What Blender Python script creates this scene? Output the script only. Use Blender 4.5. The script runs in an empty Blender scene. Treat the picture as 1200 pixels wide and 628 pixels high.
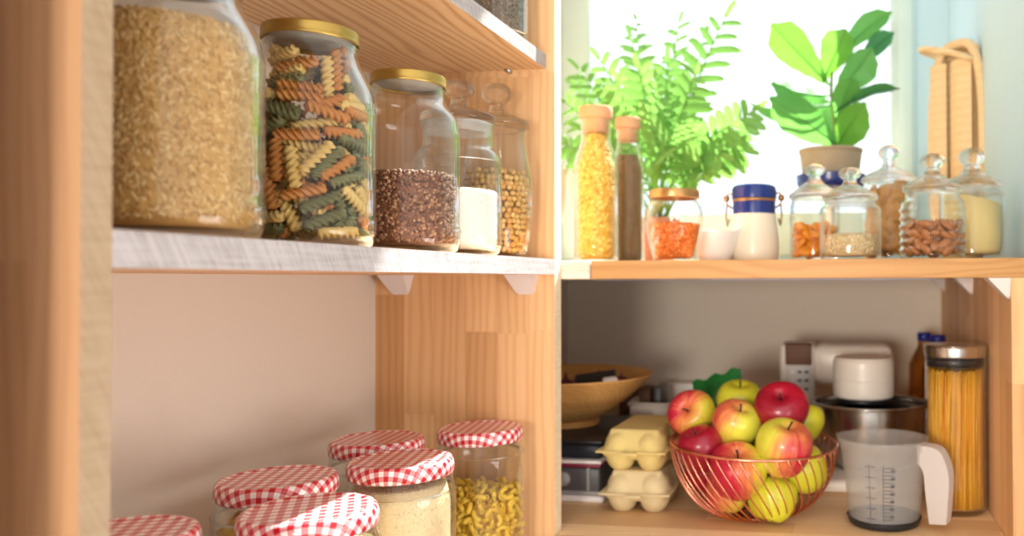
import bpy, bmesh, math, random
from math import pi, sin, cos, tan, atan, atan2, sqrt, hypot
from mathutils import Vector, Matrix, Euler, Quaternion

EZ = 1.25                      # eye height above the floor
rng = random.Random(11)
COL = bpy.context.scene.collection

# ------------------------------------------------------------------ camera model
F, PX, PY, HOR, VPX = 960.0, 840.0, 314.0, 327.0, 989.0
yaw = atan((VPX-PX)/F); pitch = atan((HOR-PY)/F); roll = math.radians(0.2)
_sa, _ca, _sp, _cp = sin(yaw), cos(yaw), sin(pitch), cos(pitch)
FW = Vector((-_sa*_cp, _ca*_cp, _sp)); RT = Vector((_ca, _sa, 0)); UP = Vector((_sa*_sp, -_ca*_sp, _cp))
R2 = cos(roll)*RT - sin(roll)*UP; U2 = cos(roll)*UP + sin(roll)*RT
def ray(px, py): return FW + (px-PX)/F*R2 - (py-PY)/F*U2
def at(px, py, Y):
    d = ray(px, py); return d*(Y/d.y)
def proj(p):
    z = p.dot(FW); return PX+F*p.dot(R2)/z, PY-F*p.dot(U2)/z, z

# ------------------------------------------------------------------ mesh builder
class MB:
    def __init__(s): s.v=[]; s.f=[]; s.m=[]; s.uv=None; s.sm=[]
    def add(s, vs, fs, mi=0, smooth=True):
        b=len(s.v); s.v += [tuple(p) for p in vs]
        for f in fs: s.f.append(tuple(b+i for i in f)); s.m.append(mi); s.sm.append(smooth)
        return s
    def box(s, lo, hi, mi=0, bev=0.0):
        x0,y0,z0=lo; x1,y1,z1=hi
        if bev<=0:
            v=[(x0,y0,z0),(x1,y0,z0),(x1,y1,z0),(x0,y1,z0),(x0,y0,z1),(x1,y0,z1),(x1,y1,z1),(x0,y1,z1)]
            f=[(0,3,2,1),(4,5,6,7),(0,1,5,4),(1,2,6,5),(2,3,7,6),(3,0,4,7)]
            return s.add(v,f,mi,False)
        bm=bmesh.new(); bmesh.ops.create_cube(bm,size=1)
        for q in bm.verts: q.co=Vector(((x0+x1)/2+q.co.x*(x1-x0),(y0+y1)/2+q.co.y*(y1-y0),(z0+z1)/2+q.co.z*(z1-z0)))
        bmesh.ops.bevel(bm,geom=list(bm.edges),offset=bev,segments=3,affect='EDGES',profile=.5)
        bm.verts.index_update()
        s.add([q.co.copy() for q in bm.verts],[tuple(q.index for q in f.verts) for f in bm.faces],mi,True); bm.free()
        return s
    def lathe(s, prof, n=48, c=(0,0,0), mi=0, cap0=False, cap1=False, smooth=True, sy=1.0):
        b=[]; 
        for r,z in prof:
            for k in range(n):
                a=2*pi*k/n; b.append((c[0]+r*cos(a),c[1]+sy*r*sin(a),c[2]+z))
        f=[]
        for i in range(len(prof)-1):
            for k in range(n):
                k2=(k+1)%n; f.append((i*n+k,i*n+k2,(i+1)*n+k2,(i+1)*n+k))
        if cap0: f.append(tuple(range(n-1,-1,-1)))
        if cap1: f.append(tuple((len(prof)-1)*n+k for k in range(n)))
        return s.add(b,f,mi,smooth)
    def tube(s, pts, r, n=8, closed=False, mi=0, cap=True):
        pts=[Vector(p) for p in pts]; N=len(pts); rr=r if isinstance(r,(list,tuple)) else [r]*N
        vs=[]; up=None
        for i,p in enumerate(pts):
            if closed: t=(pts[(i+1)%N]-pts[i-1])
            else: t=pts[min(i+1,N-1)]-pts[max(i-1,0)]
            t.normalize()
            if up is None:
                up=Vector((0,0,1)) if abs(t.z)<.9 else Vector((1,0,0))
            a=up-t*up.dot(t)
            if a.length<1e-6: a=t.orthogonal()
            a.normalize(); up=a; b=t.cross(a)
            for k in range(n):
                w=2*pi*k/n; vs.append(p+rr[i]*(cos(w)*a+sin(w)*b))
        fs=[]
        for i in range(N if closed else N-1):
            j=(i+1)%N
            for k in range(n):
                k2=(k+1)%n; fs.append((i*n+k,i*n+k2,j*n+k2,j*n+k))
        if cap and not closed:
            fs.append(tuple(range(n-1,-1,-1))); fs.append(tuple((N-1)*n+k for k in range(n)))
        return s.add(vs,fs,mi,True)
    def ellipsoid(s, c, rx, ry, rz, nu=16, nv=10, mi=0, rot=None):
        vs=[];fs=[]
        for i in range(nv+1):
            t=pi*i/nv
            for k in range(nu):
                a=2*pi*k/nu; p=Vector((rx*sin(t)*cos(a),ry*sin(t)*sin(a),-rz*cos(t)))
                if rot: p=rot@p
                vs.append(p+Vector(c))
        for i in range(nv):
            for k in range(nu):
                k2=(k+1)%nu; fs.append((i*nu+k,i*nu+k2,(i+1)*nu+k2,(i+1)*nu+k))
        return s.add(vs,fs,mi,True)
    def grid(s, fn, nu, nv, mi=0, closeu=False, smooth=True):
        vs=[fn(i/nu,j/nv) for j in range(nv+1) for i in range(nu+1)]
        fs=[(j*(nu+1)+i,j*(nu+1)+i+1,(j+1)*(nu+1)+i+1,(j+1)*(nu+1)+i) for j in range(nv) for i in range(nu)]
        return s.add(vs,fs,mi,smooth)
    def mesh(s, name, mats, off=(0,0,0)):
        me=bpy.data.meshes.new(name)
        o=Vector(off)
        me.from_pydata([tuple(Vector(p)-o) for p in s.v],[],s.f)
        for m in (mats if isinstance(mats,(list,tuple)) else [mats]): me.materials.append(m)
        me.polygons.foreach_set('material_index',s.m); me.polygons.foreach_set('use_smooth',s.sm)
        if s.uv:
            l=me.uv_layers.new(name='UVMap')
            for lp in me.loops: l.data[lp.index].uv=s.uv[lp.vertex_index]
        me.update(); return me
    def build(s, name, mats, parent=None, abs_=False, loc=None):
        off=(0,0,0)
        if abs_:   # coordinates given from the eye point: move them into the parent's frame
            off=Vector(parent.location)-Vector((0,0,EZ)) if parent else Vector((0,0,-EZ))
        o=bpy.data.objects.new(name,s.mesh(name,mats,off)); COL.objects.link(o)
        if parent: o.parent=parent
        if loc is not None: o.location=loc
        return o

def smooth_prof(pts, sub=6):
    out=[]
    P=[pts[0]]+list(pts)+[pts[-1]]
    for i in range(1,len(P)-2):
        p0,p1,p2,p3=P[i-1],P[i],P[i+1],P[i+2]
        for k in range(sub):
            t=k/sub
            out.append(tuple(.5*((2*p1[c])+(-p0[c]+p2[c])*t+(2*p0[c]-5*p1[c]+4*p2[c]-p3[c])*t*t+(-p0[c]+3*p1[c]-3*p2[c]+p3[c])*t**3) for c in range(2)))
    out.append(pts[-1])
    zm=min(p[1] for p in pts); zx=max(p[1] for p in pts)
    return [(max(r,0.00005),min(max(z,zm),zx)) for r,z in out]

def tag(o, label=None, cat=None, group=None, kind=None):
    if label: o['label']=label
    if cat: o['category']=cat
    if group: o['group']=group
    if kind: o['kind']=kind
    return o
def thing(name, label, cat, loc, rz=0, group=None):
    o=bpy.data.objects.new(name,None); COL.objects.link(o); o.empty_display_size=.02
    o.location=(loc[0],loc[1],loc[2]+EZ); o.rotation_euler=(0,0,rz)
    return tag(o,label,cat,group)
def struct(name, mb, m): return tag(mb.build(name,m,abs_=True),kind='structure')

# ------------------------------------------------------------------ materials
def srgb(r,g,b):
    f=lambda c:(c/255/12.92 if c/255<=.04045 else ((c/255+.055)/1.055)**2.4)
    return (f(r),f(g),f(b),1)
class NT:
    def __init__(s,name):
        s.mat=bpy.data.materials.new(name); s.mat.use_nodes=True; s.t=s.mat.node_tree; s.t.nodes.clear()
        s.out=s.n('ShaderNodeOutputMaterial')
    def n(s,ty,**kw):
        nd=s.t.nodes.new(ty)
        for k,v in kw.items(): setattr(nd,k,v)
        return nd
    def set(s,sock,v):
        if isinstance(v,bpy.types.NodeSocket): s.t.links.new(v,sock)
        else: sock.default_value=v
    def math(s,op,a,b=None,c=None,clamp=False):
        nd=s.n('ShaderNodeMath',operation=op,use_clamp=clamp); s.set(nd.inputs[0],a)
        if b is not None: s.set(nd.inputs[1],b)
        if c is not None: s.set(nd.inputs[2],c)
        return nd.outputs[0]
    def mix(s,f,a,b,mode='MIX'):
        nd=s.n('ShaderNodeMix',data_type='RGBA',blend_type=mode); s.set(nd.inputs[0],f); s.set(nd.inputs[6],a); s.set(nd.inputs[7],b); return nd.outputs[2]
    def ramp(s,f,stops,interp='LINEAR'):
        nd=s.n('ShaderNodeValToRGB'); nd.color_ramp.interpolation=interp
        e=nd.color_ramp.elements
        while len(e)<len(stops): e.new(.5)
        for q,(p,c) in zip(e,stops): q.position=p; q.color=c
        s.set(nd.inputs[0],f); return nd.outputs[0]
    def noise(s,vec,scale,detail=2,rough=.5):
        nd=s.n('ShaderNodeTexNoise'); s.set(nd.inputs['Scale'],scale); nd.inputs['Detail'].default_value=detail; nd.inputs['Roughness'].default_value=rough
        if vec is not None: s.set(nd.inputs['Vector'],vec)
        return nd.outputs[0]
    def obj(s): return s.n('ShaderNodeTexCoord').outputs['Object']
    def sep(s,v):
        nd=s.n('ShaderNodeSeparateXYZ'); s.set(nd.inputs[0],v); return nd.outputs
    def comb(s,x,y,z):
        nd=s.n('ShaderNodeCombineXYZ'); s.set(nd.inputs[0],x); s.set(nd.inputs[1],y); s.set(nd.inputs[2],z); return nd.outputs[0]
    def principled(s,col,rough=.5,metal=0,spec=.5,sss=0,bump=None,bstr=.3,bdist=.002,trans=0,coat=0):
        b=s.n('ShaderNodeBsdfPrincipled'); s.set(b.inputs['Base Color'],col); s.set(b.inputs['Roughness'],rough); s.set(b.inputs['Metallic'],metal)
        b.inputs['Specular IOR Level'].default_value=spec
        b.inputs['Transmission Weight'].default_value=trans; b.inputs['Coat Weight'].default_value=coat
        if bump is not None:
            bp=s.n('ShaderNodeBump'); s.set(bp.inputs['Height'],bump); bp.inputs['Strength'].default_value=bstr; bp.inputs['Distance'].default_value=bdist
            s.t.links.new(bp.outputs[0],b.inputs['Normal'])
        return b.outputs[0]
    def end(s,sh): s.t.links.new(sh,s.out.inputs[0]); return s.mat
    def mixsh(s,f,a,b):
        nd=s.n('ShaderNodeMixShader'); s.set(nd.inputs[0],f); s.t.links.new(a,nd.inputs[1]); s.t.links.new(b,nd.inputs[2]); return nd.outputs[0]

def plain(name,col,rough=.5,metal=0,spec=.5,bscale=0,bstr=.1,vary=.06):
    t=NT(name); o=t.obj(); nz=t.noise(o,40,3)
    c=t.mix(t.math('MULTIPLY',nz,vary),col,(0,0,0,1))
    return t.end(t.principled(c,rough,metal,spec,bump=t.noise(o,bscale,3) if bscale else None,bstr=bstr))

def pine(name,ga,ca,base=(212,160,106),dark=(170,108,60),stave=.042,seg=.5,ring=.009,contrast=1.0,seed=0.0,amp=.02,tone=1.0,rough=.5):
    """edge-glued pine: staves across axis ca, grain along axis ga"""
    t=NT(name); o=t.sep(t.obj()); wa=3-ga-ca
    u,v,w=o[ga],o[ca],o[wa]
    st=t.math('FLOOR',t.math('DIVIDE',t.math('ADD',v,seed*.37+5),stave))
    wn=t.n('ShaderNodeTexWhiteNoise',noise_dimensions='2D'); t.set(wn.inputs['Vector'],t.comb(st,seed,0))
    sg=t.math('FLOOR',t.math('ADD',t.math('DIVIDE',u,seg),t.math('MULTIPLY',wn.outputs[0],7.0)))
    wn2=t.n('ShaderNodeTexWhiteNoise',noise_dimensions='3D'); t.set(wn2.inputs['Vector'],t.comb(st,sg,seed+.5))
    r1=wn2.outputs[0]; sh=t.math('MULTIPLY',r1,13.7)
    # growth rings
    nv=t.comb(t.math('ADD',t.math('MULTIPLY',u,3.2),sh),t.math('ADD',t.math('MULTIPLY',v,14),sh),t.math('MULTIPLY',w,14))
    n1=t.noise(nv,1.0,2,.45)
    ph=t.math('ADD',t.math('ADD',v,t.math('MULTIPLY',w,.6)),t.math('MULTIPLY',n1,amp*2.2))
    sn=t.math('SINE',t.math('MULTIPLY',ph,2*pi/ring))
    rg=t.math('POWER',t.math('MULTIPLY_ADD',sn,.5,.5),2.2)
    # fine fibres
    fv=t.comb(t.math('MULTIPLY',u,14),t.math('ADD',t.math('MULTIPLY',v,420),sh),t.math('MULTIPLY',w,420))
    fn=t.noise(fv,1.0,3,.6)
    B,D=srgb(*base),srgb(*dark)
    k=t.math('ADD',t.math('MULTIPLY',rg,.55*contrast),t.math('MULTIPLY',t.math('SUBTRACT',fn,.42),.55*contrast),clamp=True)
    c=t.mix(k,B,D)
    tn=t.ramp(r1,[(0,(.80,.70,.60,1)),(.35,(.97,.93,.88,1)),(.7,(1.04,1.03,1.02,1)),(1,(1.12,1.14,1.16,1))])
    c=t.mix(tone,c,t.mix(1.0,c,tn,'MULTIPLY'))
    # dark glue line between staves
    fr=t.math('FRACT',t.math('DIVIDE',t.math('ADD',v,seed*.37+5),stave))
    ln=t.math('LESS_THAN',t.math('MINIMUM',fr,t.math('SUBTRACT',1.0,fr)),.008)
    c=t.mix(t.math('MULTIPLY',ln,.25),c,D)
    return t.end(t.principled(c,rough,0,.35,bump=fn,bstr=.12,bdist=.001))

def edge_wood(name,base,dark):
    """rough cross-sawn board edge with fine slanting saw marks (edge runs along y)"""
    t=NT(name); o=t.sep(t.obj())
    d=t.math('ADD',o[1],t.math('MULTIPLY',o[2],.55))
    fv=t.comb(t.math('MULTIPLY',d,420),t.math('MULTIPLY',o[2],30),t.math('MULTIPLY',o[1],12))
    a=t.noise(fv,1.0,3,.6); b=t.noise(t.comb(t.math('MULTIPLY',o[1],18),t.math('MULTIPLY',o[2],260),0),1.0,2,.5)
    k=t.math('ADD',t.math('MULTIPLY',a,.65),t.math('MULTIPLY',b,.45))
    c=t.ramp(k,[(.3,srgb(*dark)),(.62,srgb(*base))])
    return t.end(t.principled(c,.75,0,.2,bump=a,bstr=.25,bdist=.001))

def thin_glass(name,tint=(.985,.992,.99,1),rough=.0,ior=1.5,edge=(.84,.91,.92,1)):
    """container glass as a clear pane: passes light straight, mirrors at grazing angles, greener at its edge"""
    t=NT(name)
    lw=t.n('ShaderNodeLayerWeight'); lw.inputs['Blend'].default_value=.5
    fac=lw.outputs['Facing']; p5=t.math('POWER',fac,2.6)
    refl=t.math('MULTIPLY_ADD',p5,.85,.012)
    tr=t.n('ShaderNodeBsdfTransparent'); t.set(tr.inputs[0],t.mix(t.math('POWER',fac,3.0),tint,edge))
    gl=t.n('ShaderNodeBsdfGlossy'); gl.inputs['Roughness'].default_value=rough+.02; gl.inputs[0].default_value=(1,1,1,1)
    bp=t.n('ShaderNodeBump'); t.set(bp.inputs['Height'],t.noise(t.obj(),55,1)); bp.inputs['Strength'].default_value=.12; bp.inputs['Distance'].default_value=.004
    t.t.links.new(bp.outputs[0],gl.inputs['Normal'])
    return t.end(t.mixsh(refl,tr.outputs[0],gl.outputs[0]))
def solid_glass(name,col=(.99,.995,.995,1),rough=0.0):
    t=NT(name); g=t.n('ShaderNodeBsdfGlass'); g.inputs[0].default_value=col; g.inputs['Roughness'].default_value=rough; g.inputs['IOR'].default_value=1.45
    tr=t.n('ShaderNodeBsdfTransparent'); tr.inputs[0].default_value=(.98,.99,.99,1)
    return t.end(t.mixsh(.35,g.outputs[0],tr.outputs[0]))
def grains(name,stops,rough=.55,spec=.3):
    t=NT(name); g=t.n('ShaderNodeNewGeometry'); c=t.ramp(g.outputs['Random Per Island'],stops)
    c=t.mix(t.math('MULTIPLY',t.noise(t.obj(),300,2),.25),c,(0.02,.01,0,1))
    return t.end(t.principled(c,rough,0,spec))
def pasta(name,col,dark,scale=90):
    t=NT(name); oi=t.n('ShaderNodeObjectInfo'); n=t.noise(t.obj(),scale,2)
    c=t.mix(n,srgb(*col),srgb(*dark)); c=t.mix(t.math('MULTIPLY',oi.outputs['Random'],.28),c,srgb(*dark))
    d=t.principled(c,.45,0,.35); tl=t.n('ShaderNodeBsdfTranslucent'); t.set(tl.inputs[0],c)
    return t.end(t.mixsh(.18,d,tl.outputs[0]))
def leaf(name,col,col2,tr=.45,trc=None):
    t=NT(name); o=t.obj(); n=t.noise(o,30,2)
    c=t.mix(n,srgb(*col),srgb(*col2))
    d=t.principled(c,.38,0,.4); tl=t.n('ShaderNodeBsdfTranslucent'); t.set(tl.inputs[0],srgb(*trc) if trc else c)
    return t.end(t.mixsh(tr,d,tl.outputs[0]))
def gingham(name,p=.0096):
    t=NT(name); uv=t.n('ShaderNodeUVMap'); uv.uv_map='UVMap'; s=t.sep(uv.outputs[0])
    def stripe(x):
        f=t.math('FRACT',t.math('ADD',t.math('DIVIDE',x,p),100.2)); return t.math('LESS_THAN',f,.5)
    k=t.math('MULTIPLY',t.math('ADD',stripe(s[0]),stripe(s[1])),.5)
    c=t.ramp(k,[(0,srgb(246,238,236)),(.3,srgb(222,138,142)),(.8,srgb(190,22,38))],'CONSTANT')
    return t.end(t.principled(c,.28,0,.5,coat=.3))
def translucent_plastic(name,col,mixv=.5):
    t=NT(name); tr=t.n('ShaderNodeBsdfTransparent'); tr.inputs[0].default_value=(.93,.93,.92,1)
    d=t.principled(col,.35,0,.4); tl=t.n('ShaderNodeBsdfTranslucent'); tl.inputs[0].default_value=col
    return t.end(t.mixsh(mixv,t.mixsh(.4,d,tl.outputs[0]),tr.outputs[0]))
def weave(name,col,dark,su=160,sv=160):
    t=NT(name); o=t.sep(t.obj())
    a=t.math('SINE',t.math('MULTIPLY',o[2],su*2)); b=t.math('SINE',t.math('MULTIPLY',t.math('ADD',o[0],o[1]),sv*2))
    k=t.math('MULTIPLY_ADD',t.math('MULTIPLY',a,b),.5,.5); n=t.noise(t.obj(),60,2)
    k2=t.math('ADD',t.math('MULTIPLY',k,.6),t.math('MULTIPLY',n,.4))
    return t.end(t.principled(t.mix(k2,srgb(*dark),srgb(*col)),.6,0,.3,bump=k,bstr=.5,bdist=.002))
def apple_skin(name,red,mid,yel,bias=0.0,seed=0):
    """blush on the +x cheek, streaked along the meridians, yellow-green elsewhere"""
    t=NT(name); o=t.obj(); s=t.sep(o)
    ang=t.math('ARCTAN2',s[1],s[0])
    st=t.noise(t.comb(t.math('MULTIPLY',ang,6),t.math('MULTIPLY',s[2],12),seed),1.0,3,.6)
    big=t.noise(t.comb(t.math('MULTIPLY',s[0],22),t.math('MULTIPLY',s[1],22),t.math('ADD',t.math('MULTIPLY',s[2],14),seed)),1.0,2,.5)
    k=t.math('ADD',t.math('MULTIPLY',s[0],13.0),t.math('ADD',t.math('MULTIPLY',t.math('SUBTRACT',st,.5),.55),t.math('ADD',t.math('MULTIPLY',t.math('SUBTRACT',big,.5),.9),.42+bias)))
    c=t.ramp(k,[(.12,srgb(*yel)),(.42,srgb(*mid)),(.68,srgb(*red)),(1,srgb(*[int(q*.82) for q in red]))])
    return t.end(t.principled(c,.3,0,.5,coat=.15))
# ------------------------------------------------------------------ palette
M={}
M['wall']=plain('wall_paint',srgb(218,204,190),.7,bscale=120,bstr=.04,vary=.03)
M['wallb']=plain('back_wall_paint',srgb(238,226,210),.75,bscale=120,bstr=.04,vary=.03)
M['wallr']=plain('cooled_wall_paint',srgb(198,225,238),.7,vary=.02)  # cool skylight tint put into the paint against warm bounced light
M['ceil']=plain('ceiling_paint',srgb(240,238,234),.8)
M['floor']=pine('floor_boards',1,0,(176,138,100),(130,92,60),.12,1.2,seed=9)
M['frame']=plain('cooled_window_paint',srgb(206,226,226),.35,vary=.02)  # frame colour cooled too, offsetting the warm bounce light on it
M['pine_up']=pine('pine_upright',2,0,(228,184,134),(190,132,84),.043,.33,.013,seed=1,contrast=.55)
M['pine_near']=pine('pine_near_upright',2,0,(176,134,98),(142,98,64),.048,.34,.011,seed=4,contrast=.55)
M['pine_shelf']=pine('pine_shelf',1,0,(246,210,164),(204,148,96),.30,2.0,.013,seed=2.3,contrast=1.15,amp=.035,tone=.4)
M['pine_right']=pine('pine_right_shelf',0,1,(206,154,98),(172,116,66),.30,2.2,.010,seed=3.1,contrast=.7,amp=.03,tone=.3)
M['pine_low']=pine('pine_low_shelf',0,1,(246,214,168),(218,168,116),.046,.26,.010,seed=6.2,contrast=.6)
M['pine_rup']=pine('pine_right_upright',2,1,(248,204,152),(206,144,94),.042,.30,.012,seed=7.7,contrast=.6)
M['edge']=edge_wood('skylit_sawn_edge',(184,178,178),(140,131,130))  # rough sawn edge with pale blue skylight put into its colour
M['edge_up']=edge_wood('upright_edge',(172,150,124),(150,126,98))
M['edge_sunlit']=edge_wood('sunlit_upright_edge',(240,222,192),(216,190,156))  # far upright's edge lightened: sunlight put into its colour
M['endgrain']=edge_wood('pale_end_grain',(240,226,206),(206,186,162))
M['white_plastic']=plain('white_plastic',srgb(236,226,222),.4,vary=.02)
M['glass']=thin_glass('jar_glass')
M['glass2']=thin_glass('bottle_glass',(.97,.985,.97,1))
M['pane']=thin_glass('window_pane',(.98,.99,.99,1),edge=(.95,.97,.97,1))
M['sglass']=solid_glass('stopper_glass')
M['gold']=plain('gold_lid',srgb(188,156,82),.33,metal=.85,vary=.03)
M['liner']=plain('lid_liner',srgb(196,190,178),.5)
M['copper_lid']=plain('copper_lid',srgb(196,150,96),.3,metal=.8)
M['steel']=plain('brushed_steel',srgb(206,204,202),.22,metal=1)
M['copper']=plain('copper_wire',srgb(240,160,132),.25,metal=1)
M['ging']=gingham('gingham_print')
M['seal']=translucent_plastic('seal',srgb(240,240,238),.80)
M['cork']=plain('cork',srgb(222,170,128),.8,bscale=220,bstr=.4,vary=.4)
M['cream_cer']=plain('cream_ceramic',srgb(238,226,204),.3,vary=.03)
M['white_cer']=plain('white_ceramic',srgb(240,236,230),.25,vary=.02)
M['navy']=plain('navy_glaze',srgb(32,52,128),.2,vary=.1)
M['terracotta']=plain('terracotta',srgb(190,120,90),.75,bscale=90,vary=.2)
M['brass']=plain('bail_wire',srgb(176,136,90),.35,metal=.9)
M['dark']=plain('dark_plastic',srgb(34,34,38),.35,vary=.1)
M['darkgrey']=plain('dark_grey_plastic',srgb(84,82,84),.4,vary=.05)
M['grey']=plain('grey_plastic',srgb(150,146,142),.4,vary=.05)
M['panel']=plain('panel_grey',srgb(206,202,196),.4)
M['maroon']=plain('maroon_trim',srgb(132,34,60),.4)
M['smoke']=translucent_plastic('smoked_plastic',srgb(60,62,70),.25)
M['appwhite']=plain('appliance_white',srgb(240,230,218),.3,vary=.02)
M['cup']=translucent_plastic('cup_plastic',srgb(250,248,246),.79)
M['handle']=translucent_plastic('handle_plastic',srgb(240,234,232),.06)
M['ink']=plain('scale_ink',srgb(70,70,82),.6)
M['bamboo']=pine('turned_wood',0,2,(216,164,98),(180,122,62),.012,.6,.006,seed=5,contrast=.5,tone=.5)
M['pulp_y']=plain('pulp_yellow',srgb(222,198,128),.9,bscale=260,bstr=.25,vary=.12)
M['pulp_c']=plain('pulp_cream',srgb(214,194,150),.9,bscale=260,bstr=.25,vary=.12)
M['rattan']=weave('wrapped_rattan',(244,220,178),(218,180,128),210,8)
M['wicker']=weave('woven_rattan',(238,210,164),(200,158,106),150,150)
M['green_bag']=plain('green_film',srgb(30,132,58),.35,vary=.3,bscale=60,bstr=.5)
M['brown_pack']=plain('brown_packet',srgb(110,70,44),.6,vary=.2)
M['concrete']=plain('stone_pot',srgb(176,160,138),.85,bscale=120,bstr=.3,vary=.25)
M['soil']=plain('soil',srgb(60,44,32),.95,bscale=150,bstr=.6)
M['stem']=plain('plant_stem',srgb(120,140,60),.6)
M['fern']=leaf('fern_frond',(122,172,88),(98,152,76),.42,(132,184,88))
M['fig_l']=leaf('fig_leaf_light',(110,170,70),(90,150,60),.4,(120,185,60))
M['fig_m']=leaf('fig_leaf',(98,160,98),(80,140,82),.40,(126,200,88))
M['fig_d']=leaf('fig_leaf_dark',(66,124,82),(50,104,64),.3,(96,170,96))
M['amber']=solid_glass('amber_oil',(.82,.5,.08,1))
M['blue_cap']=plain('blue_cap',srgb(26,40,140),.4)
M['onion']=plain('onion_skin',srgb(112,40,44),.35,vary=.3)

# ------------------------------------------------------------------ setting
XL=-.6112; XF=-.3643; XW=.238; YW=1.92
def bx(lo,hi): return MB().box(lo,hi)
struct('wall_left',bx((XL-.08,-.8,-1.25),(XL,1.99,1.93)),M['wall'])
struct('shade_wall',bx((XL-.08,-.55,-1.25),(-.373,.30,1.93)),M['wall'])  # added partition out of view, shades the near upright
struct('wall_corner',bx((XW+.08,.72,-1.25),(1.9,.80,1.93)),M['wall'])
struct('wall_right',bx((XW,.72,-1.25),(XW+.08,1.99,1.36)),M['wallr'])
struct('floor',bx((XL-.08,-1.6,-1.3),(1.6,1.99,-1.25)),M['floor'])
struct('ceiling',bx((XL-.08,-.2,1.92),(XW+.08,1.99,1.98)),M['ceil'])
wb=bx((XL,1.757,-1.25),(XW,1.99,-.0002)); struct('wall_back',wb,M['wallb'])
WZ0,WZ1=.118,1.72; WX0,WX1=-.606,.1085
wt=bx((XL,YW-.01,WZ1+.05),(XW,1.99,1.92)); wt.box((WX1+.058,YW-.01,.0245),(XW,1.99,WZ1+.05)); wt.box((XL,YW-.01,.0245),(WX1+.058,1.99,.052))
struct('wall_window',wt,M['wallr'])
win=bpy.data.objects.new('window_1',None); COL.objects.link(win); win.location=(-.25,YW,EZ+.05); win['kind']='structure'
f=MB(); f.box((XL,YW-.012,.052),(WX1+.058,YW+.05,WZ0+.038),0,.004); f.box((WX1,YW-.012,WZ0+.03),(WX1+.058,YW+.05,WZ1+.05),0,.004)
f.box((XL,YW-.012,WZ0+.03),(WX0+.006,YW+.05,WZ1+.05),0,.002); f.box((XL,YW-.012,WZ1),(WX1+.058,YW+.05,WZ1+.05),0,.004)
f.box((WX1+.020,YW-.022,.10),(WX1+.050,YW-.008,WZ1+.03),0,.004)
f.box((XL,1.715,.0250),(-.546,YW-.013,1.80),0,.005)
f.build('window_frame',M['frame'],win,True)
MB().box((WX0,YW+.02,WZ0+.03),(WX1,YW+.026,WZ1+.02)).build('window_pane',M['pane'],win,True)

# ------------------------------------------------------------------ shelving
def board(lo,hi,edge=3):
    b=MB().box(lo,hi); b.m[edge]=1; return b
us=thing('shelving_unit','tall pine shelving unit with pale sawn board edges along the left wall','shelf',(-.49,.68,-1.25))
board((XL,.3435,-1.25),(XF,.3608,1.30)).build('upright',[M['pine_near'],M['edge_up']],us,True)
board((XL,1.0,-1.25),(XF,1.0238,1.30)).build('upright',[M['pine_up'],M['edge_sunlit']],us,True)
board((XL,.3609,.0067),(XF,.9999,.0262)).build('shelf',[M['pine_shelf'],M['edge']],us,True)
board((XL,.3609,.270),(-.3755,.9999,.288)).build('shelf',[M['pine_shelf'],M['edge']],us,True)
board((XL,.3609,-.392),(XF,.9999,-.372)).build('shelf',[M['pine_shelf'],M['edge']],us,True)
def bracket(parent,xt,yt,zt,face):
    """moulded corner bracket: tapering plate against the upright, wedge under the board"""
    prof=[]; w0,w1,h,d=.0185,.0105,.0255,.025
    vs=[];L=[(-w0,0),(-w0*.93,-.004),(-w1*1.15,-h*.86),(-w1*.8,-h),(w1*.8,-h),(w1*1.15,-h*.86),(w0*.93,-.004),(w0,0)]
    for dep in (0,1):
        for a,z in L:
            k=d*(1+z/h)+.002 if dep else 0
            vs.append((a,-k,z))
    n=len(L); fs=[tuple(range(n)),tuple(range(2*n-1,n-1,-1))]+[(i,i+n,(i+1)%n+n,(i+1)%n) for i in range(n)]
    m=Matrix.Rotation(0 if face=='y' else -pi/2,3,'Z')
    MB().add([m@Vector(p)+Vector((xt,yt,zt)) for p in vs],fs,0,False).build('bracket',M['white_plastic'],parent,True)
for x in (-.5750,-.4030): bracket(us,x,.9998,.0066,'y')
pin=MB(); pin.tube([(-.424,.9999,.2685),(-.424,.990,.2685)],.0035,12); pin.build('shelf_pin',M['steel'],us,True)

ur=thing('shelving_unit','deep pine counter shelving unit under the window','shelf',(-.05,1.4,-1.25))
MB().box((-.3262,1.03,.0005),(XW-.0005,1.905,.0245),0,.0015).build('shelf',M['pine_right'],ur,True)
MB().box((XL+.0005,1.0255,.0002),(-.3270,1.905,.0245),0,.0025).build('end_board',M['endgrain'],ur,True)['label']='pale end-grain board end'
lw=MB().box((XF+.0008,.985,-.345),(.1985,1.7565,-.325)); lw.box((XL+.0005,1.0242,-.345),(XF+.0008,1.7565,-.325)); lw.build('shelf',M['pine_low'],ur,True)
MB().box((.1991,1.03,-1.25),(.2191,1.757,.0004)).build('upright',M['pine_rup'],ur,True)
for y in (1.049,1.343,1.70): bracket(ur,.1990,y,.0003,'x')

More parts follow.
